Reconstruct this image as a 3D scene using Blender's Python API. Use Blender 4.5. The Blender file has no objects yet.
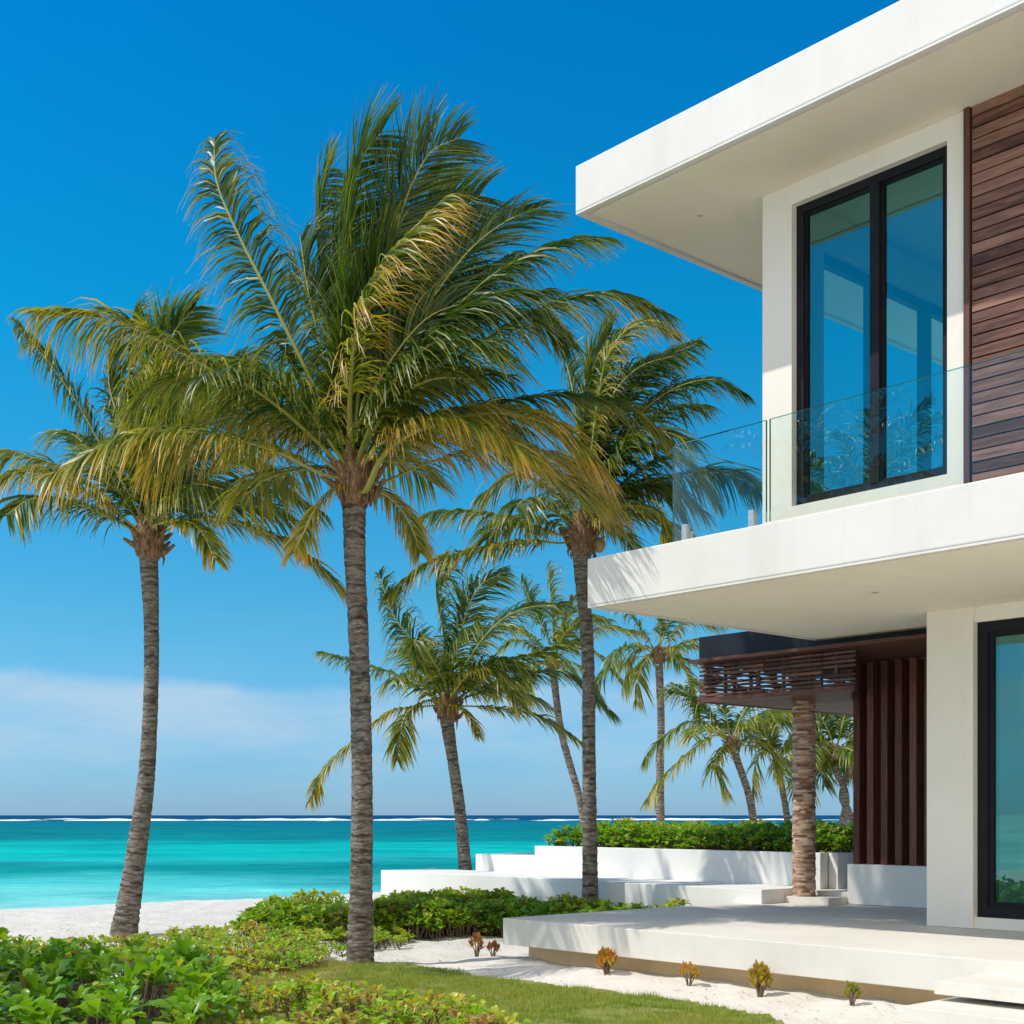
import bpy, bmesh, math, random
import numpy as np
from mathutils import Vector, noise as mnoise
R = math.radians
rng = np.random.default_rng(7); random.seed(7)
C = bpy.context.scene.collection
sc = bpy.context.scene
# ------------------------------------------------------------------ camera, sky, sun, exposure
F = 1350.0; H = 1.55; HOR = 815.0
cam = bpy.data.objects.new('camera', bpy.data.cameras.new('camera')); C.objects.link(cam)
cam.location = (0, 0, H); cam.rotation_euler = (R(90), 0, 0)
cam.data.sensor_width = 36; cam.data.lens = F/1024*36
cam.data.shift_y = (HOR-512)/1024; cam.data.clip_end = 20000; cam.data.clip_start = 0.05
sc.camera = cam
LIGHT = Vector((.783, .060, -1.0)).normalized()          # direction the sunlight travels
sun = bpy.data.lights.new('sun', 'SUN'); sun.energy = 3.75; sun.angle = R(.53); sun.color = (1, .945, .85)
so = bpy.data.objects.new('sun', sun); C.objects.link(so); so.location = (-20, 0, 30)
so.rotation_euler = LIGHT.to_track_quat('-Z', 'Y').to_euler()
W = bpy.data.worlds.new('World'); sc.world = W; W.use_nodes = True
nt = W.node_tree; nt.nodes.clear()
def nd(t, kind, **kw):
    n = t.nodes.new(kind)
    for k, v in kw.items():
        if k.startswith('i_'):
            n.inputs[k[2:].replace('_', ' ')].default_value = v
        else: setattr(n, k, v)
    return n
sky = nd(nt, 'ShaderNodeTexSky', sky_type='NISHITA', sun_disc=False)
sky.sun_elevation = math.asin(-LIGHT.z); sky.sun_rotation = math.atan2(-LIGHT.x, -LIGHT.y)
sky.altitude = 0; sky.air_density = 1.0; sky.dust_density = 0.15; sky.ozone_density = 3.0
tc = nd(nt, 'ShaderNodeTexCoord'); sep = nd(nt, 'ShaderNodeSeparateXYZ')
nt.links.new(tc.outputs['Generated'], sep.inputs[0])
grade = nd(nt, 'ShaderNodeValToRGB')                      # clear tropical air: deeper blue overhead
g = grade.color_ramp; g.elements[0].position = 0; g.elements[0].color = (.37, .71, 1.35, 1)
g.elements[1].position = 1.0; g.elements[1].color = (.45, 1.0, 1.25, 1)
for p, c in ((.07, (.35, .84, 1.25)), (.143, (.30, .97, 1.19)), (.22, (.17, 1.04, 1.30)), (.339, (.022, 1.12, 1.42)), (.5, (.003, 1.04, 1.57)), (.62, (.02, 1.0, 1.6))):
    e = g.elements.new(p); e.color = (*c, 1)
nt.links.new(sep.outputs[2], grade.inputs[0])
mul = nd(nt, 'ShaderNodeMixRGB', blend_type='MULTIPLY'); mul.inputs[0].default_value = 1
nt.links.new(sky.outputs[0], mul.inputs[1]); nt.links.new(grade.outputs[0], mul.inputs[2])
# thin cloud banks near the horizon
mp = nd(nt, 'ShaderNodeMapping'); mp.inputs['Scale'].default_value = (3.2, 3.2, 15.0); mp.inputs['Location'].default_value = (.3, .1, .15)
nt.links.new(tc.outputs['Generated'], mp.inputs[0])
nz = nd(nt, 'ShaderNodeTexNoise'); nz.inputs['Scale'].default_value = 1.7; nz.inputs['Detail'].default_value = 9; nz.inputs['Roughness'].default_value = .62
nt.links.new(mp.outputs[0], nz.inputs['Vector'])
cr = nd(nt, 'ShaderNodeValToRGB'); cr.color_ramp.elements[0].position = .30; cr.color_ramp.elements[0].color = (.22, .22, .22, 1); cr.color_ramp.elements[1].position = .62
nt.links.new(nz.outputs[0], cr.inputs[0])
band = nd(nt, 'ShaderNodeValToRGB'); b = band.color_ramp
b.elements[0].position = 0; b.elements[0].color = (.12,)*3+(1,); b.elements[1].position = .16; b.elements[1].color = (0, 0, 0, 1)
for p, v in ((.03, .35), (.05, .75), (.08, 1.0), (.092, 1.0), (.101, .12)):
    e = b.elements.new(p); e.color = (v, v, v, 1)
nzb = nd(nt, 'ShaderNodeTexNoise'); nzb.inputs['Scale'].default_value = 7; nzb.inputs['Detail'].default_value = 6; nt.links.new(tc.outputs['Generated'], nzb.inputs['Vector'])
wob_ = nd(nt, 'ShaderNodeMath', operation='MULTIPLY_ADD'); nt.links.new(nzb.outputs[0], wob_.inputs[0]); wob_.inputs[1].default_value = .05
zo_ = nd(nt, 'ShaderNodeMath', operation='SUBTRACT'); nt.links.new(sep.outputs[2], zo_.inputs[0]); zo_.inputs[1].default_value = .025; nt.links.new(zo_.outputs[0], wob_.inputs[2]); nt.links.new(wob_.outputs[0], band.inputs[0])
mm = nd(nt, 'ShaderNodeMath', operation='MULTIPLY'); nt.links.new(cr.outputs[0], mm.inputs[0]); nt.links.new(band.outputs[0], mm.inputs[1])
mm2 = nd(nt, 'ShaderNodeMath', operation='MULTIPLY'); nt.links.new(mm.outputs[0], mm2.inputs[0]); mm2.inputs[1].default_value = .66
cl = nd(nt, 'ShaderNodeMixRGB'); nt.links.new(mm2.outputs[0], cl.inputs[0]); nt.links.new(mul.outputs[0], cl.inputs[1]); cl.inputs[2].default_value = (5.4, 6.7, 7.9, 1)
# unseen bright warm cloud bank, added behind the camera as fill light
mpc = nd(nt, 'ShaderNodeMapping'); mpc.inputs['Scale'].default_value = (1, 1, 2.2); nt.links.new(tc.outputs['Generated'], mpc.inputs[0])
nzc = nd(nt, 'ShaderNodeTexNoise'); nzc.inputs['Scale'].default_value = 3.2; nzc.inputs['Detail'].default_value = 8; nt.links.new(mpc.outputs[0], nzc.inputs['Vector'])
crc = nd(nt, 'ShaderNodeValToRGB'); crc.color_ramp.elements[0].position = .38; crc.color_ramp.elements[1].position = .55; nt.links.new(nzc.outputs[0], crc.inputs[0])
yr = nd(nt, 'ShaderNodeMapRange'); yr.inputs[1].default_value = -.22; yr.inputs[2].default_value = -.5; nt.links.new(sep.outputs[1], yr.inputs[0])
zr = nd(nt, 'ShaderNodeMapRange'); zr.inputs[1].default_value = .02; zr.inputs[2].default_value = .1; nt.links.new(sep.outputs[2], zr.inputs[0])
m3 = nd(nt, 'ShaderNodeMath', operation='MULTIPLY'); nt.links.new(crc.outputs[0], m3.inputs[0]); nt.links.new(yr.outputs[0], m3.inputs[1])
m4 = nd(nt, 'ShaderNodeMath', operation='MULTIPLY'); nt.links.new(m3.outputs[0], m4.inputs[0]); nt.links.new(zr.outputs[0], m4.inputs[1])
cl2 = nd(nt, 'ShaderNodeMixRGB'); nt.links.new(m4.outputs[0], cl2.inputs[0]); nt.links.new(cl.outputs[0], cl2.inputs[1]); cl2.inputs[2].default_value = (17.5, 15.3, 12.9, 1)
bg = nd(nt, 'ShaderNodeBackground'); bg.inputs[1].default_value = .105
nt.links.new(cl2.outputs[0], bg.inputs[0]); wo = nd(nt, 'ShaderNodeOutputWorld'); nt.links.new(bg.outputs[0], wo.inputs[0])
sc.view_settings.view_transform = 'Standard'; sc.view_settings.look = 'None'; sc.view_settings.gamma = 1; sc.view_settings.exposure = 0.0
sc.cycles.max_bounces = 10; sc.cycles.transparent_max_bounces = 24; sc.cycles.diffuse_bounces = 4
sc.cycles.caustics_reflective = False; sc.cycles.caustics_refractive = False

# ------------------------------------------------------------------ helpers
n_ = math.hypot(1202, 1350); dA = np.array((-1202/n_, 1350/n_)); dB = np.array((1350/n_, 1202/n_))
def P(a, b, z): return (a*dA[0]+b*dB[0], a*dA[1]+b*dB[1], z)
def pt(x, y, Y): return ((x-512)/F*Y, Y, H+(HOR-y)/F*Y)
def gp(x, y, z=0): Y = (H-z)*F/(y-HOR); return ((x-512)/F*Y, Y)
def tag(o, label=None, cat=None, group=None, kind=None):
    if label: o['label'] = label
    if cat: o['category'] = cat
    if group: o['group'] = group
    if kind: o['kind'] = kind
    return o
def empty(name, loc, label, cat, group=None):
    o = bpy.data.objects.new(name, None); C.objects.link(o); o.location = loc; o.empty_display_size = .2
    return tag(o, label, cat, group)
def link(name, me, parent=None, mats=()):
    for m in mats: me.materials.append(m)
    o = bpy.data.objects.new(name, me); C.objects.link(o)
    if parent:
        o.parent = parent; w = parent
        off = Vector((0, 0, 0))
        while w: off += w.location; w = w.parent
        o.location = -off if not parent.parent and parent.type == 'EMPTY' else (0, 0, 0)
        if parent.type == 'MESH': o.location = (0, 0, 0)
    return o
class MB:
    def __init__(s): s.v = []; s.f = []
    def quadbox(s, c8):
        i = len(s.v); s.v += [tuple(c) for c in c8]
        for q in ((0,1,2,3),(7,6,5,4),(0,4,5,1),(1,5,6,2),(2,6,7,3),(3,7,4,0)): s.f.append([i+k for k in q])
        return s
    def box(s, a0, a1, b0, b1, z0, z1):          # in the villa's own axes
        return s.quadbox([P(a0,b0,z0),P(a1,b0,z0),P(a1,b1,z0),P(a0,b1,z0),P(a0,b0,z1),P(a1,b0,z1),P(a1,b1,z1),P(a0,b1,z1)])
    def cyl(s, p, r, z0, z1, n=20):
        i = len(s.v)
        for z in (z0, z1):
            for k in range(n): s.v.append((p[0]+r*math.cos(k*2*math.pi/n), p[1]+r*math.sin(k*2*math.pi/n), z))
        s.f.append([i+k for k in range(n)][::-1]); s.f.append([i+n+k for k in range(n)])
        for k in range(n): s.f.append([i+k, i+(k+1)%n, i+n+(k+1)%n, i+n+k])
        return s
    def build(s, name, mat, parent=None, bevel=0):
        me = bpy.data.meshes.new(name); me.from_pydata(s.v, [], s.f)
        bm = bmesh.new(); bm.from_mesh(me)
        if bevel: bmesh.ops.bevel(bm, geom=list(bm.edges), offset=bevel, segments=2, affect='EDGES', profile=.6)
        bmesh.ops.recalc_face_normals(bm, faces=bm.faces); bm.to_mesh(me); bm.free()
        return link(name, me, parent, [mat])
def npmesh(name, V, quads=None, tris=None, attr=None, smooth=False, mat_idx=None):
    me = bpy.data.meshes.new(name); V = np.asarray(V, dtype=np.float32)
    q = np.zeros((0, 4), int) if quads is None else np.asarray(quads); t = np.zeros((0, 3), int) if tris is None else np.asarray(tris)
    me.vertices.add(len(V)); me.vertices.foreach_set('co', V.ravel())
    loops = np.concatenate([q.ravel(), t.ravel()]).astype(np.int32); me.loops.add(len(loops)); me.loops.foreach_set('vertex_index', loops)
    st = np.concatenate([np.arange(len(q))*4, len(q)*4+np.arange(len(t))*3]).astype(np.int32)
    me.polygons.add(len(st)); me.polygons.foreach_set('loop_start', st)
    me.polygons.foreach_set('loop_total', np.concatenate([np.full(len(q), 4), np.full(len(t), 3)]).astype(np.int32))
    if smooth: me.polygons.foreach_set('use_smooth', np.ones(len(st), bool))
    if mat_idx is not None: me.polygons.foreach_set('material_index', np.asarray(mat_idx, dtype=np.int32))
    me.update(calc_edges=True)
    if attr:
        for k, a in attr.items():
            at = me.attributes.new(k, 'FLOAT', 'POINT'); at.data.foreach_set('value', np.asarray(a, dtype=np.float32))
    return me
def norm(v): return v/np.maximum(np.linalg.norm(v, axis=-1, keepdims=True), 1e-9)

# ------------------------------------------------------------------ materials
def mat(name):
    m = bpy.data.materials.new(name); m.use_nodes = True; t = m.node_tree
    return m, t, t.nodes['Principled BSDF']
def ramp(t, stops):
    r = nd(t, 'ShaderNodeValToRGB'); e = r.color_ramp.elements
    e[0].position, e[0].color = stops[0][0], (*stops[0][1], 1); e[1].position, e[1].color = stops[-1][0], (*stops[-1][1], 1)
    for p, c in stops[1:-1]: x = e.new(p); x.color = (*c, 1)
    return r
def stains(m, amt=.10):      # faint rain streaks and blotches that belong to the render coat
    t = m.node_tree; b = t.nodes['Principled BSDF']; src = b.inputs['Base Color'].links[0].from_socket
    geo = nd(t, 'ShaderNodeNewGeometry'); mx = nd(t, 'ShaderNodeMixRGB', blend_type='MULTIPLY'); acc = None
    for sc3, lo, hi in (((3.5, 3.5, .45), .52, .72), ((.8, .8, .8), .45, .75), ((14, 14, 14), .6, .8)):
        mp = nd(t, 'ShaderNodeMapping'); mp.inputs['Scale'].default_value = sc3; t.links.new(geo.outputs['Position'], mp.inputs[0])
        n = nd(t, 'ShaderNodeTexNoise', i_Scale=1., i_Detail=7, i_Roughness=.65); t.links.new(mp.outputs[0], n.inputs['Vector'])
        r = ramp(t, [(lo, (0, 0, 0)), (hi, (1, 1, 1))]); t.links.new(n.outputs[0], r.inputs[0])
        if acc is None: acc = r.outputs[0]
        else:
            a = nd(t, 'ShaderNodeMath', operation='ADD'); t.links.new(acc, a.inputs[0]); t.links.new(r.outputs[0], a.inputs[1]); acc = a.outputs[0]
    k = nd(t, 'ShaderNodeMath', operation='MULTIPLY', use_clamp=True); t.links.new(acc, k.inputs[0]); k.inputs[1].default_value = amt*3.2
    t.links.new(k.outputs[0], mx.inputs[0]); t.links.new(src, mx.inputs[1]); mx.inputs[2].default_value = (.80, .77, .72, 1); t.links.new(mx.outputs[0], b.inputs['Base Color'])
def noisy(name, c0, c1, scale=2., rough=.8, bump=.1, bscale=40., stretch=(1,1,1), rot=0, detail=6, spec=.3, lo=.35, hi=.65, bdist=.01):
    m, t, b = mat(name)
    geo = nd(t, 'ShaderNodeNewGeometry'); mp = nd(t, 'ShaderNodeMapping'); mp.inputs['Scale'].default_value = stretch; mp.inputs['Rotation'].default_value = (0, 0, rot)
    vt = nd(t, 'ShaderNodeMapping', vector_type='TEXTURE'); vt.inputs['Rotation'].default_value = (0, 0, rot)
    t.links.new(geo.outputs['Position'], vt.inputs[0]); mp.inputs['Rotation'].default_value = (0, 0, 0); t.links.new(vt.outputs[0], mp.inputs[0])
    n = nd(t, 'ShaderNodeTexNoise', i_Scale=scale, i_Detail=detail, i_Roughness=.6); t.links.new(mp.outputs[0], n.inputs['Vector'])
    r = ramp(t, [(lo, c0), (hi, c1)]); t.links.new(n.outputs[0], r.inputs[0]); t.links.new(r.outputs[0], b.inputs['Base Color'])
    b.inputs['Roughness'].default_value = rough; b.inputs['Specular IOR Level'].default_value = spec
    if bump:
        n2 = nd(t, 'ShaderNodeTexNoise', i_Scale=bscale, i_Detail=8); t.links.new(mp.outputs[0], n2.inputs['Vector'])
        bp = nd(t, 'ShaderNodeBump', i_Strength=bump, i_Distance=bdist); t.links.new(n2.outputs[0], bp.inputs['Height']); t.links.new(bp.outputs[0], b.inputs['Normal'])
    return m
ROT = math.atan2(-dA[1], -dA[0])        # local x runs along the facade
M = {}
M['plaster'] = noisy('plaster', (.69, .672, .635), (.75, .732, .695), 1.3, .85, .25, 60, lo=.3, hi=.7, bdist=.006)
M['soffit'] = noisy('soffit_plaster_bounce', (.83, .75, .62), (.87, .79, .66), 1.0, .9, .15, 50)  # plaster colour carries the warm light bounced up from the sand
M['garden'] = noisy('garden_wall_paint', (.80, .785, .75), (.86, .845, .81), 1.3, .85, .25, 60, bdist=.006)
M['wall'] = noisy('wall_plaster_bounce', (.83, .78, .69), (.87, .82, .73), 1.2, .85, .2, 60, bdist=.006)  # same plaster as the slabs, lightened and warmed to stand in for bounced light
M['stone'] = noisy('terrace_stone', (.67, .64, .58), (.77, .735, .665), 1.6, .7, .2, 45, lo=.3, hi=.7)
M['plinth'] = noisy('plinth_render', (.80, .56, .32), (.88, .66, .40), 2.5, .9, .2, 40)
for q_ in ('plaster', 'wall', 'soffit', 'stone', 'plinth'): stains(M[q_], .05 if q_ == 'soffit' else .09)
M['sand'] = None
M['black'] = noisy('black_aluminium', (.012, .013, .016), (.018, .019, .022), 3, .5, 0, spec=.12)
M['navy'] = noisy('dark_fascia_metal', (.010, .013, .022), (.016, .020, .032), 1.5, .5, .05, 20)
M['steel'] = noisy('brushed_steel', (.45, .46, .47), (.6, .6, .6), 20, .35, 0); M['steel'].node_tree.nodes['Principled BSDF'].inputs['Metallic'].default_value = .6
M['room'] = noisy('room_paint', (.80, .80, .78), (.84, .84, .82), 1, .9, 0)
M['curtain'] = noisy('curtain_cloth', (.55, .62, .60), (.68, .74, .72), 3, .9, 0)
M['floorwood'] = noisy('room_floor', (.25, .2, .15), (.35, .28, .2), 3, .5, 0)
def wood(name, c0, c1, c2, stretch, scale=3.0, rough=.55, board=None):
    m, t, b = mat(name); geo = nd(t, 'ShaderNodeNewGeometry'); vt = nd(t, 'ShaderNodeMapping', vector_type='TEXTURE'); vt.inputs['Rotation'].default_value = (0, 0, ROT)
    mp = nd(t, 'ShaderNodeMapping'); mp.inputs['Scale'].default_value = stretch
    t.links.new(geo.outputs['Position'], vt.inputs[0]); t.links.new(vt.outputs[0], mp.inputs[0])
    n = nd(t, 'ShaderNodeTexNoise', i_Scale=scale, i_Detail=9, i_Roughness=.65, i_Distortion=.6); t.links.new(mp.outputs[0], n.inputs['Vector'])
    add = nd(t, 'ShaderNodeMath', operation='ADD'); at = nd(t, 'ShaderNodeAttribute', attribute_name='tone')
    t.links.new(n.outputs[0], add.inputs[0]); t.links.new(at.outputs['Fac'], add.inputs[1])
    r = ramp(t, [(.3, c0), (.5, c1), (.75, c2)]); t.links.new(add.outputs[0], r.inputs[0]); t.links.new(r.outputs[0], b.inputs['Base Color'])
    b.inputs['Roughness'].default_value = rough; b.inputs['Specular IOR Level'].default_value = .35
    bp = nd(t, 'ShaderNodeBump', i_Strength=.4, i_Distance=.004); t.links.new(n.outputs[0], bp.inputs['Height']); t.links.new(bp.outputs[0], b.inputs['Normal'])
    return m
M['clad'] = wood('weathered_hardwood', (.065, .024, .015), (.16, .070, .044), (.30, .155, .105), (.9, 1, 9), scale=2.6)
M['cladframe'] = wood('hardwood_trim', (.06, .022, .014), (.11, .045, .03), (.16, .07, .05), (20, 20, 1))
M['fin'] = wood('dark_hardwood', (.07, .022, .013), (.16, .055, .035), (.26, .11, .075), (22, 22, 1.0))
M['pergola'] = wood('pergola_hardwood', (.045, .017, .011), (.115, .046, .03), (.26, .12, .085), (1.5, 22, 22))
M['clmn'] = wood('column_strips', (.19, .09, .055), (.48, .29, .19), (.76, .58, .45), (4, 4, 40), scale=2.2, rough=.8)
def add_tone(o, per, amp=.14):            # each board of a mesh gets its own tone
    me = o.data; n = len(me.vertices); a = me.attributes.new('tone', 'FLOAT', 'POINT')
    t = np.repeat(rng.uniform(-amp, amp, n//per+1), per)[:n]; a.data.foreach_set('value', t.astype(np.float32))
# glass
def glass(name, tint, refl, base, rough=0.0):
    m, t, b = mat(name); t.nodes.remove(b); out = t.nodes['Material Output']
    tr = nd(t, 'ShaderNodeBsdfTransparent'); tr.inputs[0].default_value = (*tint, 1)
    gl = nd(t, 'ShaderNodeBsdfGlossy'); gl.inputs[0].default_value = (*refl, 1); gl.inputs['Roughness'].default_value = rough
    fr = nd(t, 'ShaderNodeFresnel'); fr.inputs[0].default_value = 1.5
    ad = nd(t, 'ShaderNodeMath', operation='ADD', use_clamp=True); t.links.new(fr.outputs[0], ad.inputs[0]); ad.inputs[1].default_value = base
    mx = nd(t, 'ShaderNodeMixShader'); t.links.new(ad.outputs[0], mx.inputs[0]); t.links.new(tr.outputs[0], mx.inputs[1]); t.links.new(gl.outputs[0], mx.inputs[2]); t.links.new(mx.outputs[0], out.inputs[0])
    return m
M['winglass'] = glass('tinted_window_glass', (.38, .78, .73), (.36, .84, .84), .20)
t_ = M['winglass'].node_tree; n_g = nd(t_, 'ShaderNodeTexNoise', i_Scale=1.1, i_Detail=1); g_g = nd(t_, 'ShaderNodeNewGeometry'); b_g = nd(t_, 'ShaderNodeBump', i_Strength=.25, i_Distance=.01)
t_.links.new(g_g.outputs['Position'], n_g.inputs['Vector']); t_.links.new(n_g.outputs[0], b_g.inputs['Height'])
for q_ in t_.nodes:
    if q_.bl_idname == 'ShaderNodeBsdfGlossy': t_.links.new(b_g.outputs[0], q_.inputs['Normal'])
M['backglass'] = glass('side_window_glass', (.62, .84, .88), (.8, .9, .95), .03)
M['railglass'] = glass('railing_glass', (.87, .955, .94), (.9, 1, 1), .01)
M['edgeglass'] = glass('glass_edge', (.45, .72, .68), (.6, .9, .85), .12)
# sand
def sandmat():
    m, t, b = mat('coral_sand'); geo = nd(t, 'ShaderNodeNewGeometry')
    n = nd(t, 'ShaderNodeTexNoise', i_Scale=1.2, i_Detail=8, i_Roughness=.7); t.links.new(geo.outputs['Position'], n.inputs['Vector'])
    r = ramp(t, [(.3, (.70, .65, .57)), (.7, (.85, .80, .73))]); t.links.new(n.outputs[0], r.inputs[0])
    v = nd(t, 'ShaderNodeTexVoronoi', i_Scale=26.); t.links.new(geo.outputs['Position'], v.inputs['Vector'])
    n3 = nd(t, 'ShaderNodeTexNoise', i_Scale=2.1, i_Detail=3); t.links.new(geo.outputs['Position'], n3.inputs['Vector'])
    sp = nd(t, 'ShaderNodeMath', operation='LESS_THAN'); sp.inputs[1].default_value = .07; t.links.new(v.outputs['Distance'], sp.inputs[0])
    gt = nd(t, 'ShaderNodeMath', operation='GREATER_THAN'); gt.inputs[1].default_value = .53; t.links.new(n3.outputs[0], gt.inputs[0])
    mu = nd(t, 'ShaderNodeMath', operation='MULTIPLY'); t.links.new(sp.outputs[0], mu.inputs[0]); t.links.new(gt.outputs[0], mu.inputs[1])
    mx = nd(t, 'ShaderNodeMixRGB'); t.links.new(mu.outputs[0], mx.inputs[0]); t.links.new(r.outputs[0], mx.inputs[1]); mx.inputs[2].default_value = (.30, .24, .17, 1)
    # wet sand by the water line
    s = nd(t, 'ShaderNodeSeparateXYZ'); t.links.new(geo.outputs['Position'], s.inputs[0])
    mr = nd(t, 'ShaderNodeMapRange'); mr.inputs[1].default_value = -.60; mr.inputs[2].default_value = -.535; t.links.new(s.outputs[2], mr.inputs[0])
    wet = nd(t, 'ShaderNodeMixRGB'); t.links.new(mr.outputs[0], wet.inputs[0]); wet.inputs[1].default_value = (.52, .50, .42, 1); t.links.new(mx.outputs[0], wet.inputs[2])
    t.links.new(wet.outputs[0], b.inputs['Base Color']); b.inputs['Roughness'].default_value = .95; b.inputs['Specular IOR Level'].default_value = .1
    n2 = nd(t, 'ShaderNodeTexNoise', i_Scale=9., i_Detail=10, i_Roughness=.7); t.links.new(geo.outputs['Position'], n2.inputs['Vector'])
    bp = nd(t, 'ShaderNodeBump', i_Strength=.9, i_Distance=.045); t.links.new(n2.outputs[0], bp.inputs['Height']); t.links.new(bp.outputs[0], b.inputs['Normal'])
    return m
M['sand'] = sandmat()
M['soil'] = noisy('planting_soil', (.10, .07, .045), (.22, .16, .10), 6, .95, .5, 30)
M['turf'] = noisy('turf', (.15, .20, .03), (.28, .27, .08), 3.5, .95, .4, 50)
# leaves: colour by an 'age' attribute
def leafmat(name, stops, trans=.35, rough=.45, tcol=(1.25, 1.2, .5)):
    m, t, b = mat(name); out = t.nodes['Material Output']
    at = nd(t, 'ShaderNodeAttribute', attribute_name='age'); r = ramp(t, stops); t.links.new(at.outputs['Fac'], r.inputs[0]); t.links.new(r.outputs[0], b.inputs['Base Color'])
    b.inputs['Roughness'].default_value = rough; b.inputs['Specular IOR Level'].default_value = .4
    mu = nd(t, 'ShaderNodeMixRGB', blend_type='MULTIPLY'); mu.inputs[0].default_value = 1; t.links.new(r.outputs[0], mu.inputs[1]); mu.inputs[2].default_value = (*tcol, 1)
    tl = nd(t, 'ShaderNodeBsdfTranslucent'); t.links.new(mu.outputs[0], tl.inputs[0])
    mx = nd(t, 'ShaderNodeMixShader'); mx.inputs[0].default_value = trans; t.links.new(b.outputs[0], mx.inputs[1]); t.links.new(tl.outputs[0], mx.inputs[2]); t.links.new(mx.outputs[0], out.inputs[0])
    return m
M['palm'] = leafmat('palm_leaf', [(0, (.028, .075, .010)), (.25, (.10, .16, .018)), (.5, (.30, .30, .034)), (.72, (.60, .38, .055)), (.88, (.46, .24, .11)), (1, (.52, .44, .34))], .36, .40, (1.35, 1.35, .45))
M['rachis'] = leafmat('palm_rib', [(0, (.16, .20, .035)), (.6, (.42, .38, .08)), (1, (.48, .36, .20))], .0, .5)
M['shrub'] = leafmat('sea_lettuce_leaf', [(0, (.07, .18, .012)), (.4, (.18, .39, .02)), (.7, (.34, .52, .03)), (.88, (.62, .56, .08)), (1, (.40, .24, .10))], .38, .33)
M['grass'] = leafmat('grass_blade', [(0, (.15, .25, .02)), (.5, (.30, .38, .035)), (.8, (.38, .34, .08)), (1, (.42, .30, .14))], .35, .6)
M['croton'] = leafmat('succulent_leaf', [(0, (.12, .17, .02)), (.4, (.38, .34, .04)), (.7, (.55, .27, .04)), (1, (.30, .12, .05))], .3, .4)
M['twig'] = noisy('twig', (.12, .08, .05), (.25, .18, .12), 10, .9, 0)
def trunkmat():
    m, t, b = mat('palm_bark'); geo = nd(t, 'ShaderNodeNewGeometry')
    mp = nd(t, 'ShaderNodeMapping'); mp.inputs['Scale'].default_value = (3, 3, 13); t.links.new(geo.outputs['Position'], mp.inputs[0])
    n = nd(t, 'ShaderNodeTexNoise', i_Scale=2.2, i_Detail=9, i_Roughness=.7, i_Distortion=.4); t.links.new(mp.outputs[0], n.inputs['Vector'])
    at = nd(t, 'ShaderNodeAttribute', attribute_name='ring')
    r = ramp(t, [(.40, (.11, .09, .07)), (.51, (.27, .235, .20)), (.64, (.50, .46, .41))]); t.links.new(n.outputs[0], r.inputs[0])
    ns_ = nd(t, 'ShaderNodeTexNoise', i_Scale=2.2, i_Detail=8, i_Roughness=.8); t.links.new(mp.outputs[0], ns_.inputs['Vector'])
    rs_ = ramp(t, [(.55, (0, 0, 0)), (.62, (.85, .85, .85))]); t.links.new(ns_.outputs[0], rs_.inputs[0])
    mxx = nd(t, 'ShaderNodeMath', operation='MAXIMUM'); t.links.new(at.outputs['Fac'], mxx.inputs[0]); t.links.new(rs_.outputs[0], mxx.inputs[1])
    mx = nd(t, 'ShaderNodeMixRGB'); t.links.new(mxx.outputs[0], mx.inputs[0]); t.links.new(r.outputs[0], mx.inputs[1]); mx.inputs[2].default_value = (.055, .04, .03, 1)
    t.links.new(mx.outputs[0], b.inputs['Base Color']); b.inputs['Roughness'].default_value = .92; b.inputs['Specular IOR Level'].default_value = .15
    n2 = nd(t, 'ShaderNodeTexNoise', i_Scale=7., i_Detail=9, i_Roughness=.75); t.links.new(mp.outputs[0], n2.inputs['Vector'])
    bp = nd(t, 'ShaderNodeBump', i_Strength=.9, i_Distance=.03); t.links.new(n2.outputs[0], bp.inputs['Height']); t.links.new(bp.outputs[0], b.inputs['Normal'])
    return m
M['bark'] = trunkmat()
M['fibre'] = noisy('crown_fibre', (.14, .075, .04), (.42, .27, .17), 12, .95, .8, 30, stretch=(3, 3, .6), bdist=.03)
M['nut'] = noisy('coconut_husk', (.28, .20, .08), (.45, .32, .16), 6, .6, .1, 30)

# ------------------------------------------------------------------ ground and sea
SEA = -.6
def shore_d(x, y): return (x+11.3)*.73-(y-29.9)*.68
def hgt(x, y):
    d = shore_d(x, y)+.9*np.sin(x*.35+y*.2)*.5
    s = np.clip(d/9, 0, 1); s = s*s*(3-2*s)
    bb = x*dB[0]+y*dB[1]; aa = x*dA[0]+y*dA[1]; q = np.clip((bb-8.45)/.75, 0, 1); q2 = np.clip((aa-4.4)/.8, 0, 1)*np.clip((11.2-aa)/.7, 0, 1)
    return np.where(d > 0, SEA+.6*s+.065*q*q*(3-2*q)*q2*(bb < 10.5), SEA+np.maximum(.12*d, -2.4))
xs = np.concatenate([np.linspace(-400, -30, 18)[:-1], np.linspace(-30, -8, 45)[:-1], np.linspace(-8, 8, 200)[:-1], np.linspace(8, 40, 40)[:-1], np.linspace(40, 400, 14)])
ys = np.concatenate([np.linspace(-300, 0, 14)[:-1], np.linspace(0, 8.5, 20)[:-1], np.linspace(8.5, 22, 190)[:-1], np.linspace(22, 60, 90)[:-1], np.linspace(60, 300, 14)])
X, Y = np.meshgrid(xs, ys)
Z = hgt(X, Y)
nzv = np.array([mnoise.fractal(Vector((x*1.6, y*1.6, 0)), 1.0, 2.0, 4) for x, y in zip(X.ravel(), Y.ravel())]).reshape(X.shape)
nz2 = np.array([mnoise.noise(Vector((x*5.5, y*5.5, 4))) for x, y in zip(X.ravel(), Y.ravel())]).reshape(X.shape)
near = ((np.abs(X) < 12) & (Y > 7) & (Y < 40))
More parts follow.
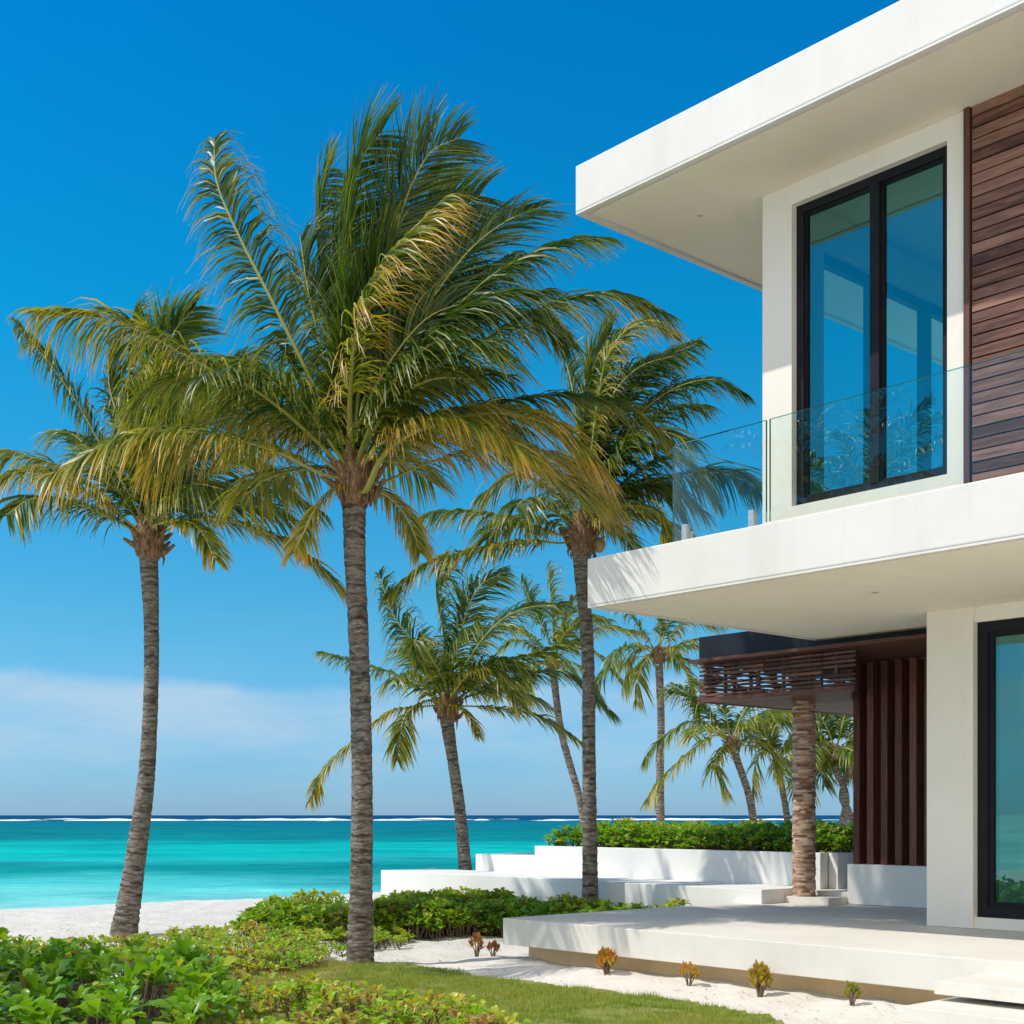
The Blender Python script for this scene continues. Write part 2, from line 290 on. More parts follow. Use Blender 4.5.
Z = Z + np.where(near, (nzv*.028+nz2*.016), 0)*np.clip((shore_d(X, Y)-1)/3, 0, 1)
# the sand banks up towards the camera and drops away nowhere else
def gridquads(nx, ny):
    i = np.arange((ny-1)*(nx-1)); r, c = i//(nx-1), i % (nx-1); a = r*nx+c
    return np.stack([a, a+1, a+nx+1, a+nx], 1)
ground = link('sand_ground', npmesh('sand_ground', np.stack([X, Y, Z], -1).reshape(-1, 3), gridquads(len(xs), len(ys)), smooth=True), None, [M['sand']])
tag(ground, kind='structure')
def zg(x, y): return float(hgt(np.array(x), np.array(y)))
# sea
def seamat():
    m, t, b = mat('lagoon_water'); geo = nd(t, 'ShaderNodeNewGeometry'); s = nd(t, 'ShaderNodeSeparateXYZ'); t.links.new(geo.outputs['Position'], s.inputs[0])
    # distance from the shore, used as 1/(1+d/30): shallow bright water near, deep beyond the reef
    ma = nd(t, 'ShaderNodeVectorMath', operation='DOT_PRODUCT'); t.links.new(geo.outputs['Position'], ma.inputs[0]); ma.inputs[1].default_value = (-.06, 1, 0)
    mp = nd(t, 'ShaderNodeMapping'); mp.inputs['Scale'].default_value = (.022, .035, 1); t.links.new(geo.outputs['Position'], mp.inputs[0])
    n = nd(t, 'ShaderNodeTexNoise', i_Scale=1., i_Detail=9, i_Roughness=.62); t.links.new(mp.outputs[0], n.inputs['Vector'])
    iv = nd(t, 'ShaderNodeMath', operation='DIVIDE'); iv.inputs[0].default_value = 30; mxx = nd(t, 'ShaderNodeMath', operation='MAXIMUM'); mxx.inputs[1].default_value = 30.; t.links.new(ma.outputs['Value'], mxx.inputs[0]); t.links.new(mxx.outputs[0], iv.inputs[1])
    sb = nd(t, 'ShaderNodeMath', operation='SUBTRACT'); t.links.new(n.outputs[0], sb.inputs[0]); sb.inputs[1].default_value = .5
    sc_ = nd(t, 'ShaderNodeMath', operation='MULTIPLY'); t.links.new(sb.outputs[0], sc_.inputs[0]); t.links.new(iv.outputs[0], sc_.inputs[1])
    sc2 = nd(t, 'ShaderNodeMath', operation='MULTIPLY_ADD'); t.links.new(sc_.outputs[0], sc2.inputs[0]); sc2.inputs[1].default_value = .8; t.links.new(iv.outputs[0], sc2.inputs[2])
    r = ramp(t, [(0, (.001, .06, .16)), (.048, (.001, .075, .18)), (.07, (.0, .17, .24)), (.16, (.0, .19, .22)), (.25, (.0, .22, .24)), (.34, (.001, .43, .40)), (.41, (.001, .43, .41)), (.45, (.015, .38, .39)), (.53, (.001, .26, .26)), (.60, (.001, .26, .26)), (.70, (.07, .52, .52)), (.81, (.20, .62, .59)), (.90, (.38, .68, .62))])
    t.links.new(sc2.outputs[0], r.inputs[0]); mpr = nd(t, 'ShaderNodeMapping'); mpr.inputs['Scale'].default_value = (.10, .13, 1); t.links.new(geo.outputs['Position'], mpr.inputs[0])
    nr = nd(t, 'ShaderNodeTexNoise', i_Scale=1., i_Detail=12, i_Roughness=.78); t.links.new(mpr.outputs[0], nr.inputs['Vector'])
    rr = ramp(t, [(.40, (.55, .70, .78)), (.5, (.96, .98, .98)), (.57, (1.12, 1.08, 1.06)), (.64, (2.4, 1.4, 1.3)), (.68, (6, 1.7, 1.6))]); t.links.new(nr.outputs[0], rr.inputs[0])
    mrr = nd(t, 'ShaderNodeMixRGB', blend_type='MULTIPLY'); mrr.inputs[0].default_value = 1; t.links.new(r.outputs[0], mrr.inputs[1]); t.links.new(rr.outputs[0], mrr.inputs[2])
    df = nd(t, 'ShaderNodeBsdfDiffuse'); t.links.new(mrr.outputs[0], df.inputs[0]); gs = nd(t, 'ShaderNodeBsdfGlossy'); gs.inputs['Roughness'].default_value = .3; ms = nd(t, 'ShaderNodeMixShader'); ms.inputs[0].default_value = .05; t.links.new(df.outputs[0], ms.inputs[1]); t.links.new(gs.outputs[0], ms.inputs[2]); t.links.new(ms.outputs[0], t.nodes['Material Output'].inputs[0]); t.nodes.remove(b); b = gs
    mp2 = nd(t, 'ShaderNodeMapping'); mp2.inputs['Scale'].default_value = (.35, 1.0, 1); t.links.new(geo.outputs['Position'], mp2.inputs[0])
    n2 = nd(t, 'ShaderNodeTexNoise', i_Scale=.9, i_Detail=7, i_Roughness=.6); t.links.new(mp2.outputs[0], n2.inputs['Vector'])
    bp = nd(t, 'ShaderNodeBump', i_Strength=.6, i_Distance=.35); t.links.new(n2.outputs[0], bp.inputs['Height']); t.links.new(bp.outputs[0], b.inputs['Normal'])
    return m
me = npmesh('sea', [(-9000, -3000, SEA), (9000, -3000, SEA), (9000, 9000, SEA), (-9000, 9000, SEA)], [(0, 1, 2, 3)])
tag(link('sea', me, None, [seamat()]), kind='structure')
M['foam'] = noisy('foam', (.80, .84, .86), (.9, .92, .92), .3, .9, 0)
# breakers on the reef: long low ragged ridges
Vv, Qq = [], []
def ridge(x0, x1, y, hmax, seed):
    n = max(8, int((x1-x0)/1.5)); base = len(Vv)
    for i in range(n+1):
        x = x0+(x1-x0)*i/n; env = math.sin(math.pi*i/n)**.5
        hh = max(.02, hmax*env*(.55+.75*mnoise.fractal(Vector((x*.05, seed, 0)), 1, 2, 4)))
        yy = y+6*mnoise.noise(Vector((x*.01, seed+5, 0)))
        Vv.extend([(x, yy-4*env-.5, SEA+.02), (x, yy-1, SEA+hh), (x, yy+2, SEA+hh*.7), (x, yy+5, SEA+.01)])
        if i < n:
            k = base+i*4
            for j in range(3): Qq.append((k+j, k+j+1, k+j+5, k+j+4))
rs = np.random.default_rng(3)
for k in range(34):
    x0 = rs.uniform(-260, 250); y_ = rs.choice([500, 540, 575, 610, 680])+rs.uniform(-12, 12); L_ = rs.choice([8, 14, 22, 45, 80])*rs.uniform(.6, 1.3)
    ridge(x0, x0+L_, y_, rs.uniform(.2, .55)+.009*L_, k*3.7)
tag(link('surf', npmesh('surf', Vv, Qq, smooth=True), None, [M['foam']]), 'white surf breaking on the reef far out', 'surf', kind='stuff')
Vv, Qq = [], []
for k in range(5): ridge(-11-rng.uniform(0, 3)+k*6, -4+k*5, 62+rng.uniform(0, 20), .05, k*3.3)

# ------------------------------------------------------------------ villa
villa = empty('villa', P(6, 10, .49), 'white modern two storey villa with cantilevered flat roof slab and glass balcony', 'building')
RB, RT = 7.12, 7.57            # roof slab
m = MB().box(8.965, -1, 8.77, 17, RB+.02, RT); roof = m.build('roof', M['plaster'], villa, .012)
m = MB().box(8.962, -1, 8.773, 8.83, RB, RB+.018).box(8.962, 8.90, 8.832, 17, RB, RB+.018); m.build('drip_edge', M['plaster'], villa)
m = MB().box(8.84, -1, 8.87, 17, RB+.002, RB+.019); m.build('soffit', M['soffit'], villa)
SB, ST = 3.49, 3.95
m = MB().box(8.98, -1, 8.94, 17, SB+.02, ST); slab = m.build('balcony_slab', M['plaster'], villa, .012)
m = MB().box(8.977, -1, 8.943, 8.99, SB, SB+.018).box(8.977, 8.92, 8.993, 17, SB, SB+.018); m.build('drip_edge', M['plaster'], villa)
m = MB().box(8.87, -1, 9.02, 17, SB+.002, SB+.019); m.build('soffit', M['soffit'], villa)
def downlight(x, y, z, par):
    Y0 = (z-H)*F/(HOR-y); p = ((x-512)/F*Y0, Y0)
    o = MB().cyl(p, .045, z-.006, z+.001, 20).build('downlight', M['soffit'], villa)
    MB().cyl(p, .03, z-.008, z-.0065, 16).build('lens', M['steel'], o)
downlight(700, 215, RB, roof); downlight(875, 592, SB, slab); downlight(907, 628, SB, slab)
# upper walls: front wall with the tall window opening a 7.20..5.75
T = .25; b0 = 9.77
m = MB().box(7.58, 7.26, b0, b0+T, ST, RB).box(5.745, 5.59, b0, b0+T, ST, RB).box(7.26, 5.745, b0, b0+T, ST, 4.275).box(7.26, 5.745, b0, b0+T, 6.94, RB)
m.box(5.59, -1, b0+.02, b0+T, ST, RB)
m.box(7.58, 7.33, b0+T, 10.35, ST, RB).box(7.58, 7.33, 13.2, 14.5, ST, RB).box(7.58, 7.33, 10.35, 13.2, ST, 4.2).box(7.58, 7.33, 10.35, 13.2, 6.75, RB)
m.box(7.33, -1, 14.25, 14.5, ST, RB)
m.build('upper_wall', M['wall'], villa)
m = MB().box(7.32, 5.0, b0+T+.01, 14.24, ST+.002, ST+.03); m.build('room_floor', M['floorwood'], villa)
m = MB().box(5.0, 4.9, b0+T+.01, 14.24, ST, RB-.03).box(7.32, 5.0, b0+T+.01, 14.24, RB-.03, RB); m.build('room_lining', M['room'], villa)
def window(a0, a1, b, z0, z1, mull, fw=.085, depth=.09, sash=None):
    w = MB().box(a0, a0-fw, b, b+depth, z0, z1).box(a1+fw, a1, b, b+depth, z0, z1).box(a0-fw, a1+fw, b, b+depth, z1-fw, z1).box(a0-fw, a1+fw, b, b+depth, z0, z0+fw)
    fo = w.build('window', M['black'], villa)
    ed = [a0-fw]+[x for mm_ in mull for x in (mm_+.045, mm_-.045)]+[a1+fw]
    for mm_ in mull: MB().box(mm_+.045, mm_-.045, b-.012, b+depth-.01, z0+fw, z1-fw).build('mullion', M['black'], fo)
    for i in range(0, len(ed), 2):
        l, r = ed[i], ed[i+1]; s = sash or .045
        MB().box(l, l-s, b+.025, b+.07, z0+fw, z1-fw).box(r+s, r, b+.025, b+.07, z0+fw, z1-fw).box(l-s, r+s, b+.025, b+.07, z0+fw, z0+fw+s).box(l-s, r+s, b+.025, b+.07, z1-fw-s, z1-fw).build('sash', M['black'], fo)
        MB().quadbox([P(l-s, b+.045, z0+fw+s), P(r+s, b+.045, z0+fw+s), P(r+s, b+.051, z0+fw+s), P(l-s, b+.051, z0+fw+s), P(l-s, b+.045, z1-fw-s), P(r+s, b+.045, z1-fw-s), P(r+s, b+.051, z1-fw-s), P(l-s, b+.051, z1-fw-s)])
        me = npmesh('pane', [P(l-s, b+.048, z0+fw+s), P(r+s, b+.048, z0+fw+s), P(r+s, b+.048, z1-fw-s), P(l-s, b+.048, z1-fw-s)], [(0, 1, 2, 3)])
        link('pane', me, fo, [M['winglass']])
    return fo
window(7.26, 5.745, b0+.07, 4.275, 6.94, [6.455], .075, .09, .02)
# side window of the upper room (dark frame, clear glass)
def sidewin(a, bs0, bs1, z0, z1):
    w = MB().box(a, a-.08, bs0, bs0+.1, z0, z1).box(a, a-.08, bs1-.1, bs1, z0, z1).box(a, a-.08, bs0+.1, bs1-.1, z0, z0+.09).box(a, a-.08, bs0+.1, bs1-.1, z1-.09, z1)
    for bb in np.linspace(bs0, bs1, 4)[1:-1]: w.box(a, a-.08, bb-.07, bb+.07, z0+.09, z1-.09)
    fo = w.build('side_window', M['black'], villa)
    link('pane', npmesh('pane', [P(a-.04, bs0+.1, z0+.09), P(a-.04, bs1-.1, z0+.09), P(a-.04, bs1-.1, z1-.09), P(a-.04, bs0+.1, z1-.09)], [(0, 1, 2, 3)]), fo, [M['backglass']])
sidewin(7.50, 10.35, 13.2, 4.2, 6.75)
# hardwood cladding right of the window
m = MB(); z = ST+.01
while z < RB-.02:
    aa = 5.52; nx_ = 5.52-rng.uniform(.5, 2.2)
    while aa > -1: m.box(aa, max(nx_, -1)+.004, b0-.012, b0+.015, z+.004, min(z+.082, RB-.006)); aa = nx_; nx_ -= rng.uniform(1.2, 2.4)
    z += .0905
cl_ = m.build('timber_cladding', M['clad'], villa); add_tone(cl_, 8, .2)
MB().box(5.53, -1, b0+.016, b0+.019, ST, RB).build('cladding_backing', M['black'], villa)
MB().box(5.585, 5.535, b0-.03, b0+.019, ST, RB).build('cladding_trim', M['cladframe'], villa)
# ground floor
g0 = 11.54; zf = .494
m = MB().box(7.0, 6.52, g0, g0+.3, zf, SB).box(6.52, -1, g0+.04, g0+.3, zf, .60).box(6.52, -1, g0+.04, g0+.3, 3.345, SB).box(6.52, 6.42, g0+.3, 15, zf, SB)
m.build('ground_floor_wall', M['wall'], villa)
window(6.515, 3.2, g0+.075, .60, 3.345, [4.9], .10, .12)
MB().box(6.41, 1, g0+.3, 16, zf, zf+.02).build('room_floor', M['floorwood'], villa)
MB().box(6.40, 2, 15.2, 15.3, zf, SB).build('room_lining', M['room'], villa)
Vv, Qq = [], []; n = 160
for i in range(n+1):
    a = 6.3-1.7*i/n; bb = g0+.75+.05*math.sin(i*.55)+.02*math.sin(i*1.3)
    Vv += [P(a, bb, zf+.03), P(a, bb, SB-.05)]
    if i < n: Qq.append((2*i, 2*i+2, 2*i+3, 2*i+1))
link('curtain', npmesh('curtain', Vv, Qq, smooth=True), villa, [M['curtain']])
Vv, Qq = [], []; n = 70
for i in range(n+1):
    a = 5.95-.75*i/n; bb = b0+T+.35+.045*math.sin(i*.6)+.02*math.sin(i*1.4)
    Vv += [P(a, bb, ST+.04), P(a, bb, RB-.05)]
    if i < n: Qq.append((2*i, 2*i+2, 2*i+3, 2*i+1))
link('curtain', npmesh('curtain', Vv, Qq, smooth=True), villa, [M['curtain']])
# balcony railing
def railing(runs):
    ro = bpy.data.objects.new('balcony_railing', None); C.objects.link(ro); ro.parent = villa
    def into(o): o.parent = ro; o.location = tuple(-Vector(villa.location)); return o
    for (q0, q1) in runs:
        th = .009; dx, dy = q1[0]-q0[0], q1[1]-q0[1]; L = math.hypot(dx, dy); ux, uy = dx/L, dy/L; nx, ny = -uy*th, ux*th
        z0, z1 = ST+.05, 4.85
        lo = [(q0[0]-nx, q0[1]-ny), (q1[0]-nx, q1[1]-ny), (q1[0]+nx, q1[1]+ny), (q0[0]+nx, q0[1]+ny)]
        me = npmesh('glass_panel', [P(q0[0], q0[1], z0), P(q1[0], q1[1], z0), P(q1[0], q1[1], z1), P(q0[0], q0[1], z1)], [(0, 1, 2, 3)])
        g_ = into(link('glass_panel', me, None, [M['railglass']]))
        e = MB(); w = .003
        def strip(pa, pb, za, zb):
            e.quadbox([P(pa[0]-nx, pa[1]-ny, za), P(pb[0]-nx, pb[1]-ny, za), P(pb[0]+nx, pb[1]+ny, za), P(pa[0]+nx, pa[1]+ny, za), P(pa[0]-nx, pa[1]-ny, zb), P(pb[0]-nx, pb[1]-ny, zb), P(pb[0]+nx, pb[1]+ny, zb), P(pa[0]+nx, pa[1]+ny, zb)])
        strip(q0, q1, z1, z1+.004)
        strip((q0[0]-ux*w, q0[1]-uy*w), q0, z0, z1); strip(q1, (q1[0]+ux*w, q1[1]+uy*w), z0, z1)
        eo = e.build('glass_edge', M['edgeglass']); eo.parent = g_
        for f in ((.14, .86) if q0[0] > 8 else ()):
            c = (q0[0]+dx*f, q0[1]+dy*f); s = MB().box(c[0]+.028, c[0]-.028, c[1]-.028, c[1]+.028, ST+.001, ST+.17); into(s.build('spigot', M['steel'], None, .004))
railing([((8.05, 9.1), (7.02, 9.1)), ((6.98, 9.1), (4.0, 9.1)), ((8.07, 9.13), (8.07, 10.6)), ((8.07, 10.64), (8.07, 12.2)), ((8.07, 12.24), (8.07, 13.8))])

# ------------------------------------------------------------------ deck, steps, garden walls
dk = empty('terrace_deck', P(8, 9.3, 0), 'low white stone terrace deck floating above the sand in front of the villa', 'deck')
MB().box(10.44, -1, 9.17, 13.32, .22, .49).box(10.44, -1, 13.32, 17.5, .22, .485).build('deck_slab', M['stone'], dk, .008)
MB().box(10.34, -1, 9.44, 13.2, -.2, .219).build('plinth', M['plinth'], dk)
MB().box(5.10, -1, 8.50, 9.30, .295, .39).build('step', M['stone'], dk, .006)
MB().box(5.10, -1, 8.08, 9.05, .145, .25).build('step', M['stone'], dk, .006)
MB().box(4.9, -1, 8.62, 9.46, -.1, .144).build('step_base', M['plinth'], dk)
MB().box(10.015, 9.375, 13.33, 17.4, .486, .57).box(9.93, 9.375, 13.72, 17.3, .571, .63).build('landing', M['stone'], dk, .005)
w1 = MB().box(17.67, 10.02, 12.9, 13.95, -.3, .66); tag(w1.build('garden_wall', M['garden'], None, .01), 'long low white plaster wall running behind the hedge, lowest of the terraces', 'wall')
w2 = MB().box(15.16, 9.94, 13.96, 14.12, .3, 1.08).box(9.94, 9.8, 14.125, 15.2, .3, 1.08).box(9.797, 7.0, 15.05, 15.2, .3, 1.08).box(16.56, 15.163, 13.963, 16.2, .3, .926).box(15.16, 15.0, 14.125, 17, .3, 1.078)
tag(w2.build('planter_wall', M['garden'], None, .01), 'higher stepped white planter wall holding the clipped green hedge', 'wall')
tag(MB().box(14.99, 9.95, 14.13, 17, .3, 1.0).box(9.79, 7, 15.21, 17, .3, 1.0).build('planter_soil', M['soil']), kind='structure')
pb = MB().box(9.37, 7.02, 13.70, 14.4, .49, .966); tag(pb.build('planter_box', M['garden'], None, .008), 'white plaster block plinth carrying the vertical dark wood screen', 'plinth')
# vertical fin screen
fs = empty('fin_screen', P(8.8, 13.9, .966), 'tall screen of dark reddish vertical timber fins standing on the white block', 'screen')
MB().box(9.33, 7.02, 13.93, 13.98, .967, 3.36).build('back_panel', M['fin'], fs)
for k in range(12):
    a = 9.33-k*.19; o = MB().box(a, a-.088, 13.76, 13.928, .967, 3.36).build('fin', M['fin'], fs, .003)
    at = o.data.attributes.new('tone', 'FLOAT', 'POINT'); at.data.foreach_set('value', np.full(len(o.data.vertices), rng.uniform(-.08, .16), np.float32))
# pergola
pg = empty('pergola', P(10, 14, .57), 'dark flat roofed timber pergola with slatted screen and round column', 'pergola')
def ab_at(x, b):           # a coordinate where pixel column x meets plane b
    k = (x-512)/F; Y_ = b/(k*dB[0]+dB[1]); return k*Y_*dA[0]+Y_*dA[1]
aL = ab_at(688, 12.40)
o = MB().box(aL, 8.96, 12.40, 17.2, 3.375, 3.415).box(8.96, 7.02, 12.40, 17.2, 3.375, 3.415).build('ceiling', M['pergola'], pg); add_tone(o, 8, .05)
aF = ab_at(699, 12.55)
MB().box(aF, 8.985, 12.55, 17.1, 3.417, 3.70).box(8.984, 7.2, 12.552, 17.1, 3.417, 3.489).build('fascia', M['navy'], pg, .006)
aS = ab_at(697, 12.60)
o = MB().box(aS, ab_at(854, 12.6), 12.595, 12.65, 2.915, 2.97).box(aS, aS-.055, 12.653, 17.1, 2.915, 2.97).box(aS-.06, 9.36, 17.05, 17.1, 2.915, 2.97).build('lower_beam', M['pergola'], pg); add_tone(o, 8, .05)
m = MB(); bb = 12.66
while bb < 17.0: m.box(aS-.06, ab_at(854, bb+.075) if bb < 13.75 else 9.36, bb, bb+.075, 2.925, 2.95); bb += .082
o = m.build('slatted_ceiling', M['pergola'], pg); add_tone(o, 8, .12)
m = MB()
def bays(lo, hi):          # laths in bays, some bays set forward, some back
    x = lo
    while x < hi:
        w = min(rng.uniform(.26, .44), hi-x); off = rng.choice([-.012, .0, .012]); ph = rng.uniform(0, .012)
        for q in range(8):
            if rng.random() < .93: yield x, x+w-.004, 2.976+q*.05+ph, 2.976+q*.05+ph+rng.uniform(.024, .033), off
        x += w
for (s0, s1, z0, z1, off) in bays(ab_at(854, 12.6), aS-.01): m.box(s1, s0, 12.615+off, 12.638+off, z0, z1)
for (s0, s1, z0, z1, off) in bays(ab_at(854, 12.7), aS-.01): m.box(s1, s0, 12.69+off, 12.71+off, z0-.004, z1-.004) if rng.random() < .35 else None
for (s0, s1, z0, z1, off) in bays(12.72, 17.0): m.box(aS-.015+off*.4, aS-.04+off*.4, s0, s1, z0, z1)
for (s0, s1, z0, z1, off) in bays(9.4, aS-.01): m.box(s1, s0, 17.04+off, 17.06+off, z0, z1)
o = m.build('slat_screen', M['pergola'], pg); add_tone(o, 8, .15)
for a in np.arange(8.8, aS, .36): add_tone(MB().box(a+.02, a-.02, 12.652, 12.675, 2.971, 3.374).build('screen_post', M['pergola'], pg), 8, .05)
for b_ in np.arange(13.1, 17, .5): add_tone(MB().box(aS-.018, aS-.05, b_-.02, b_+.02, 2.971, 3.374).build('screen_post', M['pergola'], pg), 8, .05)
Yc = 16.3; cx = (804-512)/F*Yc
Vv, Qq, tone = [], [], []; z = .571; ns = 32; rr = .138
while z < 3.374:
    hb = rng.uniform(.018, .034); z1 = min(z+hb, 3.374); base = len(Vv); seg = 0; rad = rr; tn = 0
    rs = []
    for k in range(ns):
        if seg <= 0: seg = rng.integers(2, 8); rad = rr+rng.uniform(-.007, .007); tn = rng.uniform(-.2, .2)
        seg -= 1; rs.append((rad, tn))
    for zz in (z, z1):
        for k in range(ns):
            an = k*2*math.pi/ns+z*7; Vv.append((cx+rs[k][0]*math.cos(an), Yc+rs[k][0]*math.sin(an), zz)); tone.append(rs[k][1])
    for k in range(ns): Qq.append((base+k, base+(k+1) % ns, base+ns+(k+1) % ns, base+ns+k))
    z = z1
Vv2 = len(Vv)
for zz in (.571, 3.374):
    for k in range(ns): Vv.append((cx+.128*math.cos(k*2*math.pi/ns), Yc+.128*math.sin(k*2*math.pi/ns), zz)); tone.append(-.3)
for k in range(ns): Qq.append((Vv2+k, Vv2+(k+1) % ns, Vv2+ns+(k+1) % ns, Vv2+ns+k))
me = npmesh('column', Vv, Qq, attr={'tone': tone}); link('column', me, pg, [M['clmn']])
# light upstand and glass rail seen above the pergola roof
ga = ab_at(717, 14.6)
MB().box(ga, 9.0, 14.6, 14.75, 3.701, 3.93).build('roof_upstand', M['plaster'], pg)
link('roof_glass', npmesh('roof_glass', [P(ga, 14.66, 3.93), P(9.0, 14.66, 3.93), P(9.0, 14.66, 4.15), P(ga, 14.66, 4.15)], [(0, 1, 2, 3)]), pg, [M['railglass']])

# ------------------------------------------------------------------ palms
def catmull(pts, n):
    p = np.array(pts, float); p = np.vstack([2*p[0]-p[1], p, 2*p[-1]-p[-2]]); out = []
    m = len(p)-3; per = 24
    for i in range(m):
        t = np.linspace(0, 1, per, endpoint=False)[:, None]; a, b, c, d = p[i:i+4]
        out.append(.5*((2*b)+(-a+c)*t+(2*a-5*b+4*c-d)*t**2+(-a+3*b-3*c+d)*t**3))
    out = np.vstack(out+[p[-2][None]])
    s = np.concatenate([[0], np.cumsum(np.linalg.norm(np.diff(out, axis=0), axis=1))]); u = np.linspace(0, s[-1], n)
    return np.stack([np.interp(u, s, out[:, k]) for k in range(3)], 1), s[-1]
UP = np.array((0, 0, 1.))
def frond_mesh(pts, roll=0, Lmax=.75, age=.25, t0=.2, dens=1., wind=.35, droop=1., width=.021, r0=.019, tipage=.3, detail=4, fold=.25):
    n = 48; cv, L = catmull(pts, n); T = norm(np.gradient(cv, axis=0))
    out = cv[-1]-cv[0]; out[2] = 0; out = out/(np.linalg.norm(out)+1e-6)
    ref = UP-.45*out; N = ref-(T@ref)[:, None]*T
    N = norm(N); S = np.cross(T, N)
    rl = np.radians(roll)*np.clip(np.linspace(0, 1, n)*2.5, 0, 1)+np.radians(rng.uniform(-22, 22))*np.linspace(0, 1, n)
    N, S = N*np.cos(rl)[:, None]+S*np.sin(rl)[:, None], S*np.cos(rl)[:, None]-N*np.sin(rl)[:, None]
    # rib
    V = []; Q = []; A = []; mi = []; k = 6
    rad = r0*(1-np.linspace(0, 1, n))**.8+.004; rad[:4] *= np.array([1.6, 1.4, 1.2, 1.1])
    an = np.linspace(0, 2*np.pi, k, endpoint=False)
    ring = cv[:, None, :]+rad[:, None, None]*(S[:, None, :]*np.cos(an)[None, :, None]*1.3+N[:, None, :]*np.sin(an)[None, :, None]*.7)
    V = ring.reshape(-1, 3); i = np.arange((n-1)*k); r, c = i//k, i % k
    Q = np.stack([r*k+c, r*k+(c+1) % k, (r+1)*k+(c+1) % k, (r+1)*k+c], 1); A = np.repeat(np.clip(age*.8+np.linspace(0, .5, n), 0, 1), k); mi = np.ones(len(Q), int)
    # leaflets
    nl = int(L*(1-t0)*46*dens); rows = detail
    ts = np.concatenate([np.linspace(t0, .995, nl), np.linspace(t0, .995, nl)])+rng.normal(0, .004, 2*nl)
    ts = np.clip(ts, t0, 1); side = np.repeat([1., -1.], nl)
    keep = rng.random(2*nl) > .05; ts, side = ts[keep], side[keep]; m = len(ts); f = ts*(n-1)
    def at(arr): return np.stack([np.interp(f, np.arange(n), arr[:, q]) for q in range(3)], 1)
    p0, t_, n__, s_ = at(cv), norm(at(T)), norm(at(N)), norm(at(S))
    u = (ts-t0)/(1-t0); prof = np.clip(.55+1.1*u-.2*u**2-1.05*u**4, .3, 1.2)*Lmax*rng.uniform(.72, 1.1, m)
    # slow groups of leaflets tangle together
    grp = np.sin(ts*37+side*2+rng.uniform(0, 6))*.12+np.sin(ts*91+side+rng.uniform(0, 6))*.10
    fwd = (.62+1.0*u+grp)[:, None]
    d = norm(s_*side[:, None]+t_*fwd+n__*(fold+rng.normal(0, .1, m))[:, None]+rng.normal(0, .09, (m, 3)))
    wv = norm(t_-(np.sum(t_*d, 1))[:, None]*d+n__*rng.normal(0, .35, (m, 1)))
    drp = droop*rng.uniform(.65, 1.25, m); wd = .8*wind*rng.uniform(.4, 1.3, m); pos = p0.copy(); VL = []; AL = []
    wprof = {4: (.55, 1., .85, .5, .0), 3: (.6, 1., .6, .0), 2: (.8, .8, .0)}[rows]
    ag = age*.76+rng.normal(0, .11, m)+.10*np.sin(ts*50)
    for r in range(rows+1):
        x = r/rows; w = width*wprof[r]*.5+(.0 if r < rows else .002)
        VL.append(pos-wv*w); VL.append(pos+wv*w)
        a_ = np.clip(ag+tipage*(x**1.7)+.25*np.clip(u-.75, 0, 1)*2*tipage, 0, 1); AL += [a_, a_]
        dd = norm(d+(drp*(x+.12)**1.1*1.9)[:, None]*np.array((0, 0, -1.))+(wd*(x+.3)*1.2)[:, None]*np.array((1., .15, .05)))
        pos = pos+dd*(prof/rows)[:, None]
    VL = np.stack(VL, 1); AL = np.stack(AL, 1); nv = VL.shape[1]; b0_ = len(V)+np.arange(m)*nv; QL = []
    for r in range(rows): QL.append(np.stack([b0_+2*r, b0_+2*r+1, b0_+2*r+3, b0_+2*r+2], 1))
    QL = np.vstack(QL)
    V = np.vstack([V, VL.reshape(-1, 3)]); Q = np.vstack([Q, QL]); A = np.concatenate([A, AL.ravel()]); mi = np.concatenate([mi, np.zeros(len(QL), int)])
    return npmesh('frond', V, Q, attr={'age': A}, mat_idx=mi)
def trunk_mesh(path, radii, rings=34):
    n = 210; cv, L = catmull(path, n); T = norm(np.gradient(cv, axis=0)); k = 22; V = []; Rg = []
    X_ = norm(np.cross(T, np.array((0, 1., 0)))); Y_ = np.cross(T, X_)
    rad = np.interp(np.linspace(0, 1, n), np.linspace(0, 1, len(radii)), radii)
    t = np.linspace(0, 1, n)*L/.082; sd_ = rng.uniform(0, 6); ph = (t+.35*np.sin(t*.7+sd_)+.25*np.sin(t*1.9+sd_*2)) % 1
    rad = rad*(1+.035*(1-ph)-.04*(ph > .88)+.015*rng.normal(0, 1, n))
    rg = np.clip((ph > .80)*.75+rng.normal(0, .05, n), 0, 1)
    an = np.linspace(0, 2*np.pi, k, endpoint=False)
    jit = 1+.035*np.array([[mnoise.noise(Vector((math.cos(a)*1.2, math.sin(a)*1.2, i*.22))) for a in an] for i in range(n)])
    tilt = np.array([[mnoise.noise(Vector((math.cos(a)*1.5+9, math.sin(a)*1.5, i*.08))) for a in an] for i in range(n)])
    V = cv[:, None, :]+(rad[:, None]*jit)[:, :, None]*(X_[:, None, :]*np.cos(an)[None, :, None]+Y_[:, None, :]*np.sin(an)[None, :, None])
    V[:, :, 2] += tilt*.03
    rgv = np.clip(rg[:, None]*(.5+.9*np.abs(tilt)*2), 0, 1)
    i = np.arange((n-1)*k); r, c = i//k, i % k
    Q = np.stack([r*k+c, r*k+(c+1) % k, (r+1)*k+(c+1) % k, (r+1)*k+c], 1)
    return npmesh('trunk', V.reshape(-1, 3), Q, attr={'ring': rgv.ravel()}, smooth=True)
